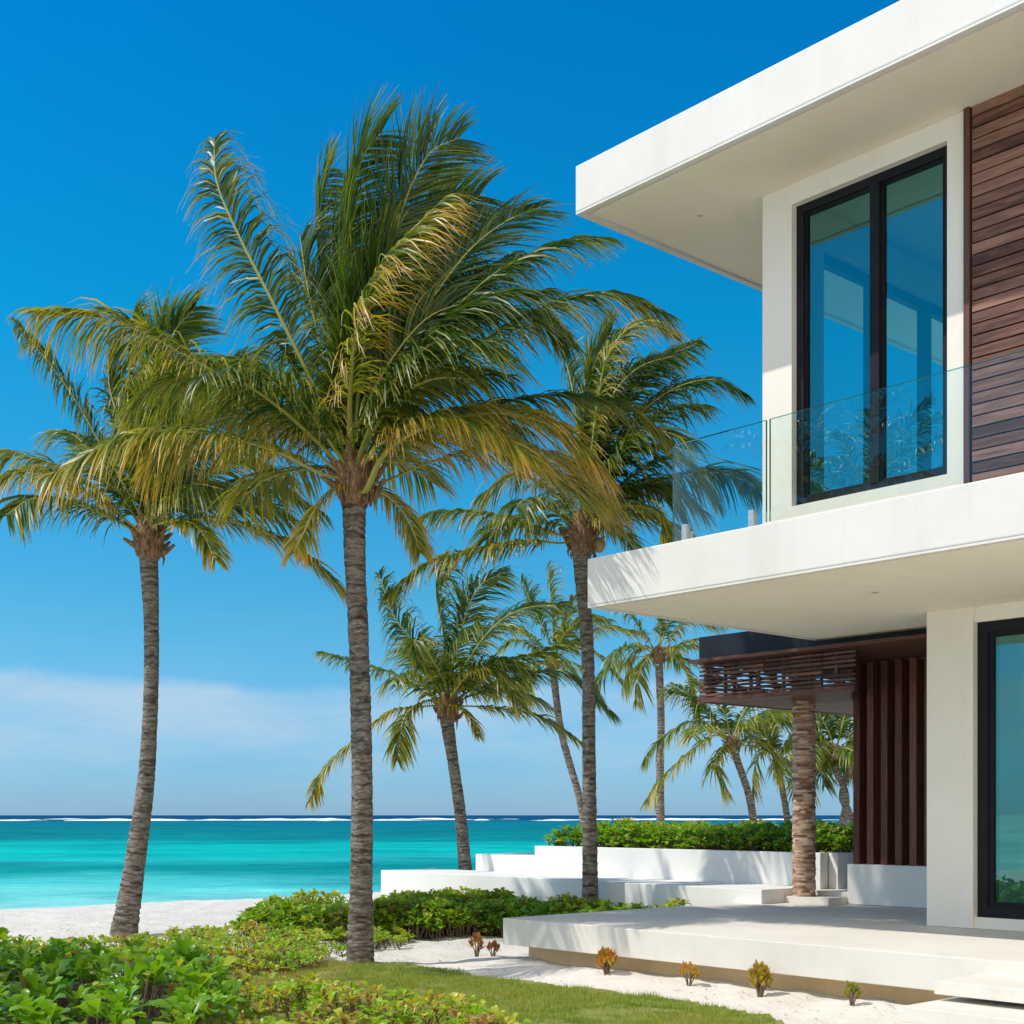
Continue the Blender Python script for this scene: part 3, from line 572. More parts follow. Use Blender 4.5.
def tube(path, radii, k=8):
    p = np.array(path, float); n = len(p); T = norm(np.gradient(p, axis=0)); X_ = norm(np.cross(T, np.array((.13, .9, .3)))); Y_ = np.cross(T, X_); an = np.linspace(0, 2*np.pi, k, endpoint=False)
    V = p[:, None, :]+np.array(radii)[:, None, None]*(X_[:, None, :]*np.cos(an)[None, :, None]+Y_[:, None, :]*np.sin(an)[None, :, None])
    i = np.arange((n-1)*k); r, c = i//k, i % k
    return V.reshape(-1, 3), np.stack([r*k+c, r*k+(c+1) % k, (r+1)*k+(c+1) % k, (r+1)*k+c], 1)
def fibre_mesh(c, r, h):
    VS, QS = [], []; o = 0
    def put(v, q):
        nonlocal o; VS.append(v); QS.append(q+o); o += len(v)
    n = 14; path = [(c[0], c[1], c[2]-h*.75+h*1.7*i/(n-1)) for i in range(n)]
    v, q = tube(path, [r*(.85+.65*math.sin(math.pi*min(1, i/(n-1)*1.05))**.8)*(1 if i < n-1 else .2) for i in range(n)], 16); v += rng.normal(0, r*.07, v.shape); put(v, q)
    for k in range(16):              # old frond stubs
        a = k*2.4; d = np.array((math.cos(a), math.sin(a), 0)); z = c[2]-h*.5+h*1.1*k/16; p0 = np.array(c); p0[2] = z
        pth = [p0+d*r*.8, p0+d*r*1.7+UP*h*.12, p0+d*r*(2.2+.5*rng.random())+UP*h*(.3+.3*rng.random())]; v, q = tube(pth, [r*.42, r*.3, r*.14], 6); put(v, q)
    for k in range(22):              # hanging fibre
        a = rng.uniform(0, 6.28); d = np.array((math.cos(a), math.sin(a), 0)); p0 = np.array(c)+d*r*1.25+UP*rng.uniform(-h*.5, h*.4); l = rng.uniform(.1, .32)*h*2
        pth = [p0, p0+d*r*.25-UP*l*.5, p0+d*r*.12-UP*l]; v, q = tube(pth, [r*.16, r*.13, .004], 5); put(v, q)
    return npmesh('crown_fibre', np.vstack(VS), np.vstack(QS), smooth=False)
def palm(label, trunk_px, radii, Y0, origin, fronds, auto=0, autoL=2.6, autoel=(-12, 68), Lmax=.75, dens=1.4, width=.023, detail=4, age=.25, group='coconut palms around the villa', nuts=0, base_z=None):
    path = [pt(x, y, Y0+dy) for (x, y, dy) in trunk_px]
    root = empty('palm_tree', path[0], label, 'palm tree', group)
    link('trunk', trunk_mesh(path, radii), root, [M['bark']])
    O = np.array(pt(origin[0], origin[1], Y0)); r = radii[-1]
    link('crown_fibre', fibre_mesh(tuple(O-UP*.02), r*1.05, r*2.9), root, [M['fibre']])
    for fr in fronds:
        pts_, kw = fr; w = [tuple(O+np.array((0, 0, 0)))]
        kk = dict(Lmax=Lmax, dens=dens, width=width, detail=detail, age=age); kk.update(kw)
        dYt = kk.pop('dY', 0); nn = len(pts_)
        for i, p in enumerate(pts_): w.append(pt(p[0], p[1], Y0+dYt*((i+1)/nn)))
        w[0] = tuple(O+(np.array(w[1])-O)*.03)
        link('frond', frond_mesh(w, **kk), root, [M['palm'], M['rachis']])
    for k in range(auto):            # the rest of the crown, mostly seen through the front ones
        az = k*2.399+.5; el = R(rng.uniform(*autoel)); L = autoL*rng.uniform(.8, 1.05)
        h_ = np.array((math.cos(az), math.sin(az), 0)); p0 = O.copy(); w = [tuple(p0)]; d = h_*math.cos(el)+UP*math.sin(el)
        for s in range(4):
            p0 = p0+d*L/4; w.append(tuple(p0)); d = norm(d+np.array((.20, .02, -.30))*(.7+.35*s))
        link('frond', frond_mesh(w, Lmax=Lmax*.95, dens=dens*.9, width=width, detail=detail, age=age+rng.uniform(-.14, .12), roll=rng.uniform(-30, 30)), root, [M['palm'], M['rachis']])
    for k in range(nuts):
        a = rng.uniform(0, 6.28); c = O+np.array((math.cos(a)*r*1.9, math.sin(a)*r*1.9, -r*rng.uniform(.6, 2.2)))
        bm = bmesh.new(); bmesh.ops.create_icosphere(bm, subdivisions=2, radius=.085)
        for v in bm.verts: v.co.z *= 1.25; v.co += Vector(c)
        me = bpy.data.meshes.new('coconut'); bm.to_mesh(me); bm.free(); me.polygons.foreach_set('use_smooth', np.ones(len(me.polygons), bool)); link('coconut', me, root, [M['nut']])
    return root
f = lambda *p, **k: (list(p), k)
# the big palm in front
palm('largest coconut palm, in front at the edge of the lawn, grey ringed trunk', [(360, 968, 0), (361, 900, 0), (362, 780, 0), (359, 650, 0), (355, 560, 0), (354, 492, 0)], [.150, .116, .110, .106, .103, .106, .125], 13.95, (355, 480), [
    f((328, 463), (266, 404), (203, 365), (117, 322), (38, 314), dY=-.5, age=.38, tipage=.4, t0=.22, Lmax=.85),
    f((322, 474), (270, 449), (195, 432), (125, 436), (52, 474), dY=-1.2, age=.42, tipage=.45, t0=.25, Lmax=.95),
    f((330, 420), (274, 305), (239, 236), (217, 183), (214, 139), dY=.1, age=.14, tipage=.55, t0=.12, roll=75, Lmax=.8, wind=.2),
    f((350, 380), (344, 296), (349, 214), (360, 160), (382, 132), dY=.6, age=.06, roll=85, t0=.12, Lmax=1.05, wind=.32, droop=.25, tipage=.15),
    f((358, 390), (378, 300), (402, 210), (428, 155), (458, 138), dY=1.0, age=.08, roll=85, t0=.12, Lmax=1.0, wind=.35, droop=.25, tipage=.15),
    f((350, 430), (351, 380), (358, 325), (384, 262), (442, 200), dY=-1.5, age=.42, tipage=.6, roll=35, t0=.28, Lmax=.85, wind=.7, r0=.028),
    f((375, 420), (420, 320), (465, 255), (505, 222), (538, 208), dY=.8, age=.05, roll=60, t0=.15, wind=.45, droop=.4, Lmax=.95, tipage=.15),
    f((380, 430), (410, 370), (450, 315), (500, 270), (560, 243), (604, 238), dY=.2, age=.14, t0=.15, Lmax=.78, droop=.9, roll=25),
    f((378, 440), (410, 395), (474, 347), (548, 306), (608, 293), (662, 312), dY=-.6, age=.24, tipage=.4, t0=.15, Lmax=.85, roll=10),
    f((365, 492), (382, 457), (405, 437), (449, 418), (505, 413), (560, 430), (600, 470), dY=-1.3, age=.46, tipage=.5, t0=.18, Lmax=.95, r0=.032),
    f((385, 440), (430, 416), (493, 403), (560, 395), (622, 405), (676, 448), dY=.5, age=.30, tipage=.4, t0=.15, Lmax=.8),
    f((383, 482), (428, 463), (500, 445), (560, 460), (612, 505), dY=.9, age=.5, tipage=.45, t0=.3, Lmax=1.0),
    f((335, 488), (316, 508), (304, 532), (294, 552), dY=-.7, age=.5, tipage=.6, t0=.05, Lmax=.5, wind=.1),
    f((378, 490), (398, 505), (412, 528), (420, 552), dY=1.3, age=.5, tipage=.4, t0=.1, Lmax=.5),
    f((335, 440), (296, 395), (250, 365), (205, 365), (170, 400), dY=1.2, age=.2, t0=.15, Lmax=.9),
    f((345, 400), (325, 300), (318, 225), (330, 170), dY=1.6, age=.05, roll=80, t0=.15, Lmax=.95, wind=.3, droop=.35),
    f((365, 400), (400, 310), (430, 240), (455, 190), dY=1.9, age=.05, roll=70, t0=.15, Lmax=1., wind=.4, droop=.3),
    f((370, 420), (415, 350), (470, 315), (530, 315), (570, 345), dY=1.6, age=.1, t0=.15, Lmax=.7),
    f((365, 440), (395, 380), (440, 340), (500, 350), dY=-1.8, age=.1, roll=20, t0=.3, Lmax=.9, wind=.7),
    f((352, 420), (340, 350), (320, 300), (290, 270), dY=1.2, age=.08, roll=70, t0=.15, Lmax=.9, wind=.4, droop=.6),
    f((345, 445), (310, 420), (270, 420), (235, 450), dY=1.8, age=.35, t0=.2, Lmax=.85),
    f((356, 420), (362, 360), (372, 300), (395, 250), dY=.3, age=.04, roll=80, t0=.1, Lmax=1.0, wind=.35, droop=.3),
    f((358, 430), (385, 370), (425, 320), (470, 300), dY=.1, age=.06, roll=50, t0=.1, Lmax=1.0, wind=.4, droop=.5),
    f((340, 470), (300, 470), (265, 480), (240, 500), dY=1.5, age=.4, t0=.25, Lmax=.8),
    f((330, 455), (285, 410), (235, 385), (175, 380), (130, 405), dY=.3, age=.3, t0=.2, Lmax=1.0),
    f((335, 450), (300, 400), (268, 375), (232, 378), dY=-.9, age=.25, t0=.2, Lmax=.9),
    f((378, 460), (430, 440), (490, 450), (545, 470), (590, 500), dY=-.3, droop=.7, age=.42, tipage=.45, t0=.2, Lmax=.95),
    f((375, 450), (420, 420), (480, 425), (530, 455), dY=-1.6, age=.42, tipage=.5, t0=.25, Lmax=.85),
    f((375, 420), (405, 350), (455, 290), (515, 255), dY=.5, age=.06, roll=35, t0=.12, Lmax=1.0, wind=.4),
    f((352, 400), (355, 330), (372, 262), (400, 215), dY=1.2, age=.04, roll=85, t0=.1, Lmax=1.0, wind=.35, droop=.3),
    f((345, 420), (322, 350), (308, 290), (300, 235), dY=.7, age=.08, roll=75, t0=.12, Lmax=.85, wind=.3, droop=.5),
    f((340, 455), (300, 430), (255, 415), (200, 425), (150, 465), dY=-.2, age=.42, tipage=.5, t0=.2, Lmax=.95),
    f((372, 430), (415, 350), (480, 300), (545, 290), dY=-.5, age=.1, t0=.15, Lmax=1.0, roll=20),
    f((360, 400), (385, 320), (425, 240), (480, 195), dY=1.4, age=.05, roll=75, t0=.1, Lmax=1.05, wind=.35, droop=.3),
    f((350, 400), (338, 320), (332, 250), (345, 190), dY=1., age=.05, roll=85, t0=.1, Lmax=.95, wind=.35, droop=.3)], nuts=0, auto=6, autoL=2.2, autoel=(20, 70))
# palm on the left by the beach
palm('leaning coconut palm farthest left, with a curved trunk rising from the beach edge', [(123, 938, 0), (134, 870, 0), (146, 780, 0), (151, 690, 0), (151, 610, 0), (148, 552, 0)], [.175, .135, .115, .098, .092, .095, .12], 17.4, (149, 540), [
    f((134, 528), (106, 500), (72, 475), (31, 458), (-14, 450), dY=-.3, age=.4, tipage=.45, t0=.2),
    f((128, 522), (94, 497), (62, 480), (31, 470), (-12, 480), dY=-1.0, age=.45, tipage=.45, t0=.25),
    f((135, 505), (98, 440), (78, 404), (51, 365), (16, 324), dY=.4, age=.15, roll=50, t0=.2, wind=.2, Lmax=.6),
    f((147, 490), (136, 420), (128, 360), (134, 308), dY=.8, age=.1, roll=80, t0=.15, wind=.5, droop=.5),
    f((152, 480), (158, 400), (170, 340), (196, 306), dY=.2, age=.12, roll=80, t0=.15, wind=.6, droop=.4),
    f((148, 500), (140, 440), (136, 390), (150, 358), dY=-1.2, age=.3, roll=30, t0=.2, wind=.5),
    f((158, 500), (190, 420), (225, 372), (262, 350), dY=.8, age=.15, roll=40, t0=.2, wind=.6),
    f((166, 531), (194, 519), (234, 522), (290, 545), (345, 592), dY=-.4, age=.35, tipage=.5, t0=.2, Lmax=.65),
    f((162, 522), (200, 490), (260, 482), (318, 510), dY=.4, age=.25, t0=.2),
    f((160, 515), (195, 460), (245, 440), (295, 455), dY=1.2, age=.2, t0=.2),
    f((155, 505), (178, 440), (215, 400), (255, 395), dY=-1.0, age=.15, t0=.25, roll=20),
    f((142, 510), (120, 450), (110, 410), (112, 370), dY=1.3, age=.1, roll=60, t0=.2),
    f((140, 520), (105, 480), (80, 440), (60, 430), dY=1.4, age=.2, t0=.2),
    f((156, 525), (180, 520), (200, 530), (215, 560), dY=-1.2, age=.5, t0=.25, Lmax=.5),
    f((150, 490), (160, 430), (185, 380), (225, 360), dY=-.5, age=.12, roll=50, t0=.2),
    f((143, 495), (125, 435), (110, 390), (108, 345), dY=.3, age=.1, roll=70, t0=.2, wind=.3, droop=.4),
    f((150, 480), (155, 400), (158, 350), (172, 315), dY=.9, age=.05, roll=80, t0=.15, wind=.3, droop=.3),
    f((160, 520), (200, 480), (240, 460), (290, 480), dY=-.6, age=.3, t0=.2)], nuts=0, width=.027, Lmax=.85, dens=1.3, auto=5, autoL=2.1, autoel=(20, 70))
# palm behind the balcony corner
palm('straight coconut palm beside the balcony slab corner, its crown touching the glass railing', [(590, 932, 0), (590, 860, 0), (589, 760, 0), (588, 660, 0), (584, 600, 0), (581, 548, 0)], [.12, .10, .092, .086, .083, .088, .12], 17.8, (582, 535), [
    f((560, 535), (530, 525), (474, 512), (424, 515), (410, 540), dY=-.3, age=.35, tipage=.3, t0=.15, Lmax=.6),
    f((562, 543), (525, 541), (465, 552), (425, 564), (385, 596), dY=-1.0, age=.42, tipage=.35, t0=.2, Lmax=.6),
    f((600, 520), (625, 506), (655, 512), (672, 545), dY=-.8, age=.42, tipage=.3, t0=.1, Lmax=.65),
    f((600, 515), (640, 488), (690, 474), (730, 474), (762, 492), dY=.9, age=.12, t0=.15, Lmax=.8, wind=.1),
    f((598, 500), (632, 425), (672, 390), (712, 380), (744, 394), dY=.2, age=.08, roll=25, t0=.2, Lmax=.7),
    f((592, 490), (615, 420), (655, 366), (698, 342), dY=.6, age=.08, roll=40, t0=.2, Lmax=.65),
    f((588, 480), (598, 400), (610, 350), (641, 322), (673, 332), dY=-.3, age=.4, tipage=.35, roll=40, t0=.2, Lmax=.75),
    f((580, 480), (574, 400), (560, 338), dY=.8, age=.25, roll=80, t0=.2, Lmax=.7),
    f((588, 470), (592, 400), (598, 350), dY=1.2, age=.1, roll=80, t0=.15, wind=.6, Lmax=.8),
    f((595, 500), (620, 450), (650, 430), (690, 440), dY=-1., age=.12, roll=20, t0=.2, Lmax=.8),
    f((570, 510), (540, 460), (505, 430), (470, 430), dY=1., age=.2, t0=.2),
    f((600, 510), (640, 470), (680, 460), (715, 500), dY=-.5, age=.15, t0=.2, Lmax=.7),
    f((575, 520), (550, 490), (515, 475), (480, 495), dY=.5, age=.35, t0=.15),
    f((595, 528), (615, 530), (635, 550), (645, 585), dY=1.2, age=.4, t0=.15, Lmax=.5),
    f((590, 515), (620, 490), (655, 480), (700, 510), dY=1.3, age=.1, t0=.15),
    f((588, 480), (605, 410), (635, 370), (675, 355), dY=.3, age=.1, roll=50, t0=.15, Lmax=.75),
    f((592, 500), (625, 445), (665, 410), (705, 405), dY=1., age=.08, roll=20, t0=.15, Lmax=.8),
    f((583, 490), (588, 420), (592, 370), (612, 330), dY=.6, age=.15, roll=80, t0=.15, Lmax=.75, droop=.4),
    f((598, 515), (625, 490), (660, 490), (690, 530), dY=.2, age=.2, t0=.15, Lmax=.7)], nuts=1, width=.029, Lmax=.82, dens=1.25, auto=5, autoL=1.8, autoel=(20, 70))
# palm on the terrace
palm('coconut palm with slanting trunk growing from the white wall terrace', [(466, 880, 0), (461, 820, 0), (455, 775, 0), (447, 722, 0)], [.115, .10, .093, .09, .11], 22.3, (448, 708), [
    f((428, 706), (390, 712), (355, 740), (325, 768), (309, 802), dY=-.3, age=.5, tipage=.3, t0=.12, Lmax=.55),
    f((430, 700), (408, 712), (400, 735), (397, 760), dY=-1.2, age=.4, t0=.15, Lmax=.6),
    f((431, 697), (394, 674), (356, 662), (321, 652), dY=.3, age=.25, t0=.2, Lmax=.55),
    f((440, 685), (419, 649), (394, 616), (379, 574), dY=.3, age=.1, roll=60, t0=.15, Lmax=.7),
    f((446, 680), (443, 634), (436, 590), (446, 556), dY=.8, age=.08, roll=80, t0=.15, wind=.5, Lmax=.8),
    f((450, 680), (462, 627), (478, 588), (504, 572), dY=.5, age=.08, roll=70, t0=.15, wind=.6, Lmax=.8),
    f((456, 680), (487, 634), (519, 610), (565, 604), dY=.1, age=.15, roll=20, t0=.15, Lmax=.8),
    f((460, 690), (494, 665), (537, 654), (580, 640), dY=-.8, age=.2, t0=.15, Lmax=.7),
    f((462, 695), (505, 680), (560, 672), (610, 712), dY=.3, age=.12, t0=.15, Lmax=.8),
    f((460, 706), (494, 708), (537, 716), (580, 742), dY=-.3, age=.35, t0=.2, Lmax=.55),
    f((455, 690), (475, 670), (500, 675), (520, 705), dY=-1.4, age=.38, t0=.2, Lmax=.65),
    f((444, 680), (425, 650), (415, 640), (418, 665), dY=-1.5, age=.3, t0=.2, Lmax=.6),
    f((450, 670), (460, 640), (478, 620), dY=-1., age=.15, roll=40, t0=.2, Lmax=.8),
    f((455, 705), (468, 715), (478, 735), dY=-.6, age=.6, t0=.15, Lmax=.4),
    f((440, 690), (425, 665), (400, 650), dY=1.2, age=.2, t0=.2)], nuts=0, width=.034, Lmax=.8, dens=1.0, auto=6, autoL=1.8, autoel=(20, 70), detail=3)
palm('coconut palm standing left of the lawn, mirrored in the villa windows', [(-955, 1036, 0), (-955, 600, 0), (-950, 100, 0)], [.15, .11, .10, .12], 9.5, (-950, 60), [], auto=22, autoL=2.5, width=.035, Lmax=.75, dens=.6, detail=3)
# far palms
D = dict(width=.042, Lmax=.75, dens=.75, detail=3)
palm('thin leaning palm half hidden behind the balcony corner palm', [(588, 852, 0), (580, 800, 0), (562, 735, 0), (553, 672, 0)], [.10, .088, .082, .09], 33, (553, 662), [
    f((560, 640), (575, 600), (600, 575), dY=.3, roll=40, age=.3), f((565, 650), (600, 628), (640, 632), dY=0, age=.35), f((548, 640), (530, 600), (522, 580), dY=.5, roll=60, age=.12),
    f((560, 655), (590, 650), (625, 685), dY=0, age=.4), f((545, 655), (515, 640), (490, 660), dY=0, age=.3), f((553, 630), (550, 590), (548, 565), dY=.3, roll=80, age=.3), f((560, 660), (580, 668), (600, 700), dY=-1, age=.4), f((548, 660), (530, 672), (520, 700), dY=-1, age=.45)], auto=5, autoL=2.2, **D)
palm('tall slim palm standing upright behind the hedge, left of the pergola', [(661, 850, 0), (660, 780, 0), (661, 720, 0), (659, 665, 0)], [.105, .09, .084, .09], 31, (659, 655), [
    f((650, 648), (632, 655), (622, 690), dY=-.5, age=.4), f((648, 640), (630, 615), (610, 600), dY=0, age=.25), f((660, 630), (655, 590), (660, 560), dY=.3, roll=70, age=.3), f((668, 640), (690, 620), (720, 625), dY=0, age=.5),
    f((672, 655), (690, 680), (700, 720), dY=0, age=.45), f((668, 650), (700, 640), (730, 660), dY=-1, age=.4), f((650, 655), (640, 670), (636, 700), dY=1, age=.4), f((662, 640), (680, 600), (705, 590), dY=.6, roll=40, age=.2)], auto=5, autoL=2.2, **D)
palm('palm with slanting trunk under the pergola left of its column', [(757, 852, 0), (750, 800, 0), (735, 754, 0)], [.095, .078, .07, .074], 27, (731, 744), [
    f((715, 728), (690, 722), (660, 740), (645, 760), dY=0, age=.25), f((715, 735), (695, 748), (665, 775), (648, 800), dY=-.5, age=.45), f((715, 720), (695, 700), (668, 690), dY=.3, age=.2), f((725, 745), (715, 765), (722, 790), dY=-.8, age=.4),
    f((725, 715), (712, 695), (695, 680), dY=.8, age=.2), f((745, 730), (765, 715), (790, 725), dY=0, age=.2), f((742, 715), (755, 700), (775, 698), dY=.5, age=.15), f((745, 742), (765, 745), (780, 775), dY=0, age=.4)], auto=5, autoL=1.9, **D)
palm('short palm seen just left of the round pergola column', [(791, 850, 0), (786, 810, 0), (779, 772, 0)], [.09, .072, .066], 31, (778, 762), [
    f((765, 750), (755, 765), (752, 792), dY=-.3, age=.4), f((768, 745), (750, 738), (735, 750), dY=0, age=.25), f((785, 745), (800, 730), (815, 740), dY=0, age=.25), f((775, 740), (772, 720), (770, 700), dY=.3, roll=60, age=.2), f((788, 760), (800, 775), (805, 800), dY=0, age=.4)], auto=8, autoL=1.7, **D)
palm('bushy low palm with crossing trunks between column and fin screen', [(836, 850, 0), (846, 800, 0), (834, 765, 0)], [.10, .075, .07], 29, (836, 752), [
    f((830, 735), (820, 715), (812, 700), dY=0, age=.1, roll=40), f((840, 735), (846, 712), (858, 695), dY=0, age=.12, roll=50), f((825, 750), (812, 762), (808, 790), dY=0, age=.3), f((850, 745), (868, 750), (880, 780), dY=0, age=.25)], auto=12, autoL=1.8, **D)
palm('second leaning trunk palm crossing the bushy one beside the fin screen', [(862, 852, 0), (850, 815, 0), (842, 795, 0), (852, 765, 0)], [.10, .075, .07, .07], 30, (854, 750), [
    f((850, 735), (840, 715), (832, 705), dY=0, age=.2, roll=40), f((862, 745), (880, 740), (895, 760), dY=0, age=.2)], auto=9, autoL=1.8, **D)

# ------------------------------------------------------------------ leafy ground cover, hedges
def inside(px, py, poly):
    poly = np.array(poly); x0, y0 = poly[:, 0], poly[:, 1]; x1, y1 = np.roll(x0, -1), np.roll(y0, -1); c = np.zeros(len(px), bool)
    for a, b, c_, d in zip(x0, y0, x1, y1):
        if b == d: continue
        c ^= ((b > py) != (d > py)) & (px < (c_-a)*(py-b)/(d-b)+a)
    return c
def edge_dist(px, py, poly):
    poly = np.array(poly); q = np.roll(poly, -1, 0); best = np.full(len(px), 1e9)
    for a, b in zip(poly, q):
        ab = b-a; t = np.clip(((px-a[0])*ab[0]+(py-a[1])*ab[1])/(ab@ab), 0, 1); best = np.minimum(best, np.hypot(px-a[0]-t*ab[0], py-a[1]-t*ab[1]))
    return best
def foliage(name, poly, n, hmax, base, leaf=.10, age=.35, spread=.22, rise=.3, lump=1.2, per=9, yellow=.08, seed=0, topbias=.5, hmin=.5, lift=18, gap=0):
    poly = np.array(poly); lo, hi = poly.min(0), poly.max(0); k = int(n*2.5)+50
    x, y = rng.uniform(lo[0], hi[0], k), rng.uniform(lo[1], hi[1], k); s = inside(x, y, poly); x, y = x[s][:n], y[s][:n]; n = len(x)
    if gap:
        gk = np.array([mnoise.fractal(Vector((a*2.3, b_*2.3, seed+50)), 1, 2, 3) for a, b_ in zip(x, y)]) > gap-.45+rng.normal(0, .08, n); x, y = x[gk], y[gk]; n = len(x)
    ed = edge_dist(x, y, poly); lum = np.array([mnoise.fractal(Vector((a*lump, b_*lump, seed)), 1, 2, 3) for a, b_ in zip(x, y)])
    top = hmax*np.clip(.5+ed/rise*.5, .45, 1)*(1+.45*lum); top = np.maximum(top, hmax*.25)
    z = base+top*(1-(1-hmin)*rng.random(n)**(1/topbias*.8))
    aged = age+.28*lum+rng.normal(0, .07, n)
    # rosettes
    m = n*per; X0 = np.repeat(np.stack([x, y, z], 1), per, 0); j = np.tile(np.arange(per), n)
    az = j*2.399+np.repeat(rng.uniform(0, 6.28, n), per)+rng.normal(0, .15, m); el = np.radians(lift+(80-lift)*j/per)+rng.normal(0, .2, m)
    ax = np.repeat(np.stack([rng.normal(0, .25, n), rng.normal(0, .25, n)-.1], 1), per, 0)
    D_ = norm(np.stack([np.cos(az)*np.cos(el)+ax[:, 0], np.sin(az)*np.cos(el)+ax[:, 1], np.sin(el)], 1))
    Wd = norm(np.cross(D_, UP)+rng.normal(0, .12, (m, 3))); Nn = np.cross(Wd, D_)
    L = leaf*rng.uniform(.6, 1.2, m)*np.repeat(rng.uniform(.75, 1.2, n), per)*(1-.35*j/per); wd = L*rng.uniform(.42, .52, m)
    rows = ((0, .10, 0), (.35, .55, -.03), (.72, 1.0, .02), (.93, .75, -.02), (1.0, .25, -.05)); V = []
    for (t, w, c) in rows:
        ctr = X0+D_*(L*t+leaf*.12)[:, None]-UP*(L*.30*t*t)[:, None]+Nn*(L*c)[:, None]
        V += [ctr-Wd*(wd*w*.5)[:, None]+Nn*(wd*w*.16)[:, None], ctr, ctr+Wd*(wd*w*.5)[:, None]+Nn*(wd*w*.16)[:, None]]
    V = np.stack(V, 1); b_ = np.arange(m)*15; Q = []
    for r in range(4):
        for c in range(2): Q.append(np.stack([b_+3*r+c, b_+3*r+c+1, b_+3*r+c+4, b_+3*r+c+3], 1))
    ag = np.repeat(aged, per)+rng.normal(0, .07, m)+np.where(rng.random(m) < yellow, rng.uniform(.3, .6, m), 0)+.12*(j/per)
    A = np.repeat(np.clip(ag, 0, 1), 15)
    V = V.reshape(-1, 3); Q = np.vstack(Q); mi = np.zeros(len(Q), int)
    # stems: thin four sided twigs under each rosette
    root = np.stack([x+rng.normal(0, .05, n), y+rng.normal(0, .05, n), np.full(n, base)], 1); tp = np.stack([x, y, z], 1); off = len(V); w = .005
    sv = np.stack([root+(w, 0, 0), root+(-w, w, 0), root+(-w, -w, 0), tp+(w, 0, 0), tp+(-w, w, 0), tp+(-w, -w, 0)], 1); bb = off+np.arange(n)*6
    sq = np.vstack([np.stack([bb+a, bb+(a+1) % 3, bb+3+(a+1) % 3, bb+3+a], 1) for a in range(3)])
    V = np.vstack([V, sv.reshape(-1, 3)]); Q = np.vstack([Q, sq]); A = np.concatenate([A, np.full(n*6, .5)]); mi = np.concatenate([mi, np.ones(len(sq), int)])
    return link(name, npmesh(name, V, Q, attr={'age': A}, smooth=True, mat_idx=mi), None, [M['shrub'], M['twig']])
G = lambda *px: [gp(*p) for p in px]
A_ = [(-6.5, 7.5), (-1.75, 7.5), (-1.9, 9.2), (-2.15, 10.6), (-2.5, 11.8), (-3.1, 12.3), (-4.2, 12.6), (-6.6, 12.9)]
tag(foliage('ground_cover', A_, 950, .36, 0, .20, .38, per=8, seed=3, yellow=.05, hmin=.3, lift=40, gap=.12), 'glossy broad leaved green shrubs filling the bottom left corner', 'ground cover', kind='stuff')
B_ = [(-1.8, 7.5), (.15, 7.5), (.0, 9.4), (-.35, 10.3), (-1.1, 10.9), (-1.9, 11.4), (-2.4, 11.6), (-2.1, 10.4), (-1.85, 9.2)]
tag(foliage('ground_cover', B_, 520, .20, 0, .125, .66, per=7, seed=9, yellow=.22, lump=2.2, gap=.3, lift=30), 'sparse yellowing low plants in front of the big palm', 'ground cover', kind='stuff')
C_ = [(-5.2, 12.9), (-4.1, 13.1), (-3.0, 12.8), (-2.4, 12.7), (-1.9, 13.4), (-2.0, 14.6), (-1.3, 15.4), (-1.2, 16.7), (-3.4, 17.2), (-4.6, 15.8), (-6.3, 13.9), (-6.8, 12.9)]
tag(foliage('ground_cover', C_, 1900, .15, 0, .10, .60, per=8, seed=14, yellow=.2, lump=2, gap=.28, lift=28), 'low yellow green creeping plants between beach and lawn', 'ground cover', kind='stuff')
D_ = [(-3.5, 16.9), (-2.0, 16.3), (-1.5, 16.8), (-1.7, 18.6), (-2.8, 19.0), (-3.6, 18.2)]
tag(foliage('shrub', D_, 700, .36, 0, .13, .56, lift=28, per=9, seed=21, yellow=.06, hmin=.3), 'rounded leafy shrub clump left of the big palm trunk by the beach', 'shrub')
E_ = [(-2.0, 16.8), (-1.2, 16.7), (-.2, 17.1), (.6, 16.1), (1.2, 15.45), (2.35, 16.35), (2.42, 16.55), (1.5, 17.45), (.1, 18.9), (-.9, 20.1), (-1.8, 20.3)]
tag(foliage('hedge', E_, 2300, .37, 0, .135, .58, lift=28, per=9, seed=28, yellow=.05, hmin=.15, rise=.2), 'dark green leafy hedge in front of the long low white wall', 'hedge')
F_ = [P(a, b, 0)[:2] for a, b in ((15.12, 14.15), (10.0, 14.2), (9.7, 15.3), (7.2, 15.3), (7.2, 16.8), (14.7, 16.8))]
tag(foliage('hedge', F_, 3100, .34, 1.0, .13, .50, per=8, seed=35, yellow=.03, hmin=.2, rise=.1, lump=1.8), 'bright green hedge growing along the top of the planter wall', 'hedge')
# soil under the planting
def sheet(name, poly, z, m, kind='structure', res=.12):
    poly = np.array(poly); lo, hi = poly.min(0), poly.max(0); xs_ = np.arange(lo[0], hi[0], res); ys_ = np.arange(lo[1], hi[1], res)
    X_, Y_ = np.meshgrid(xs_, ys_); ins = inside(X_.ravel()+res/2, Y_.ravel()+res/2, poly).reshape(X_.shape)[:-1, :-1].ravel()
    q = gridquads(len(xs_), len(ys_))[ins]
    Zs = np.array([z+mnoise.fractal(Vector((a*1.6, b_*1.6, 0)), 1., 2., 4)*.028+mnoise.noise(Vector((a*5.5, b_*5.5, 4)))*.016 for a, b_ in zip(X_.ravel(), Y_.ravel())])
    return tag(link(name, npmesh(name, np.stack([X_.ravel(), Y_.ravel(), Zs], 1), q, smooth=True), None, [m]), kind=kind)
sheet('planting_bed', [(-6.5, 7.0), (-1.9, 7.0), (-2.2, 10.6), (-2.6, 11.9), (-3.3, 12.5), (-4.3, 13.0), (-6.6, 13.6)], .018, M['soil'])
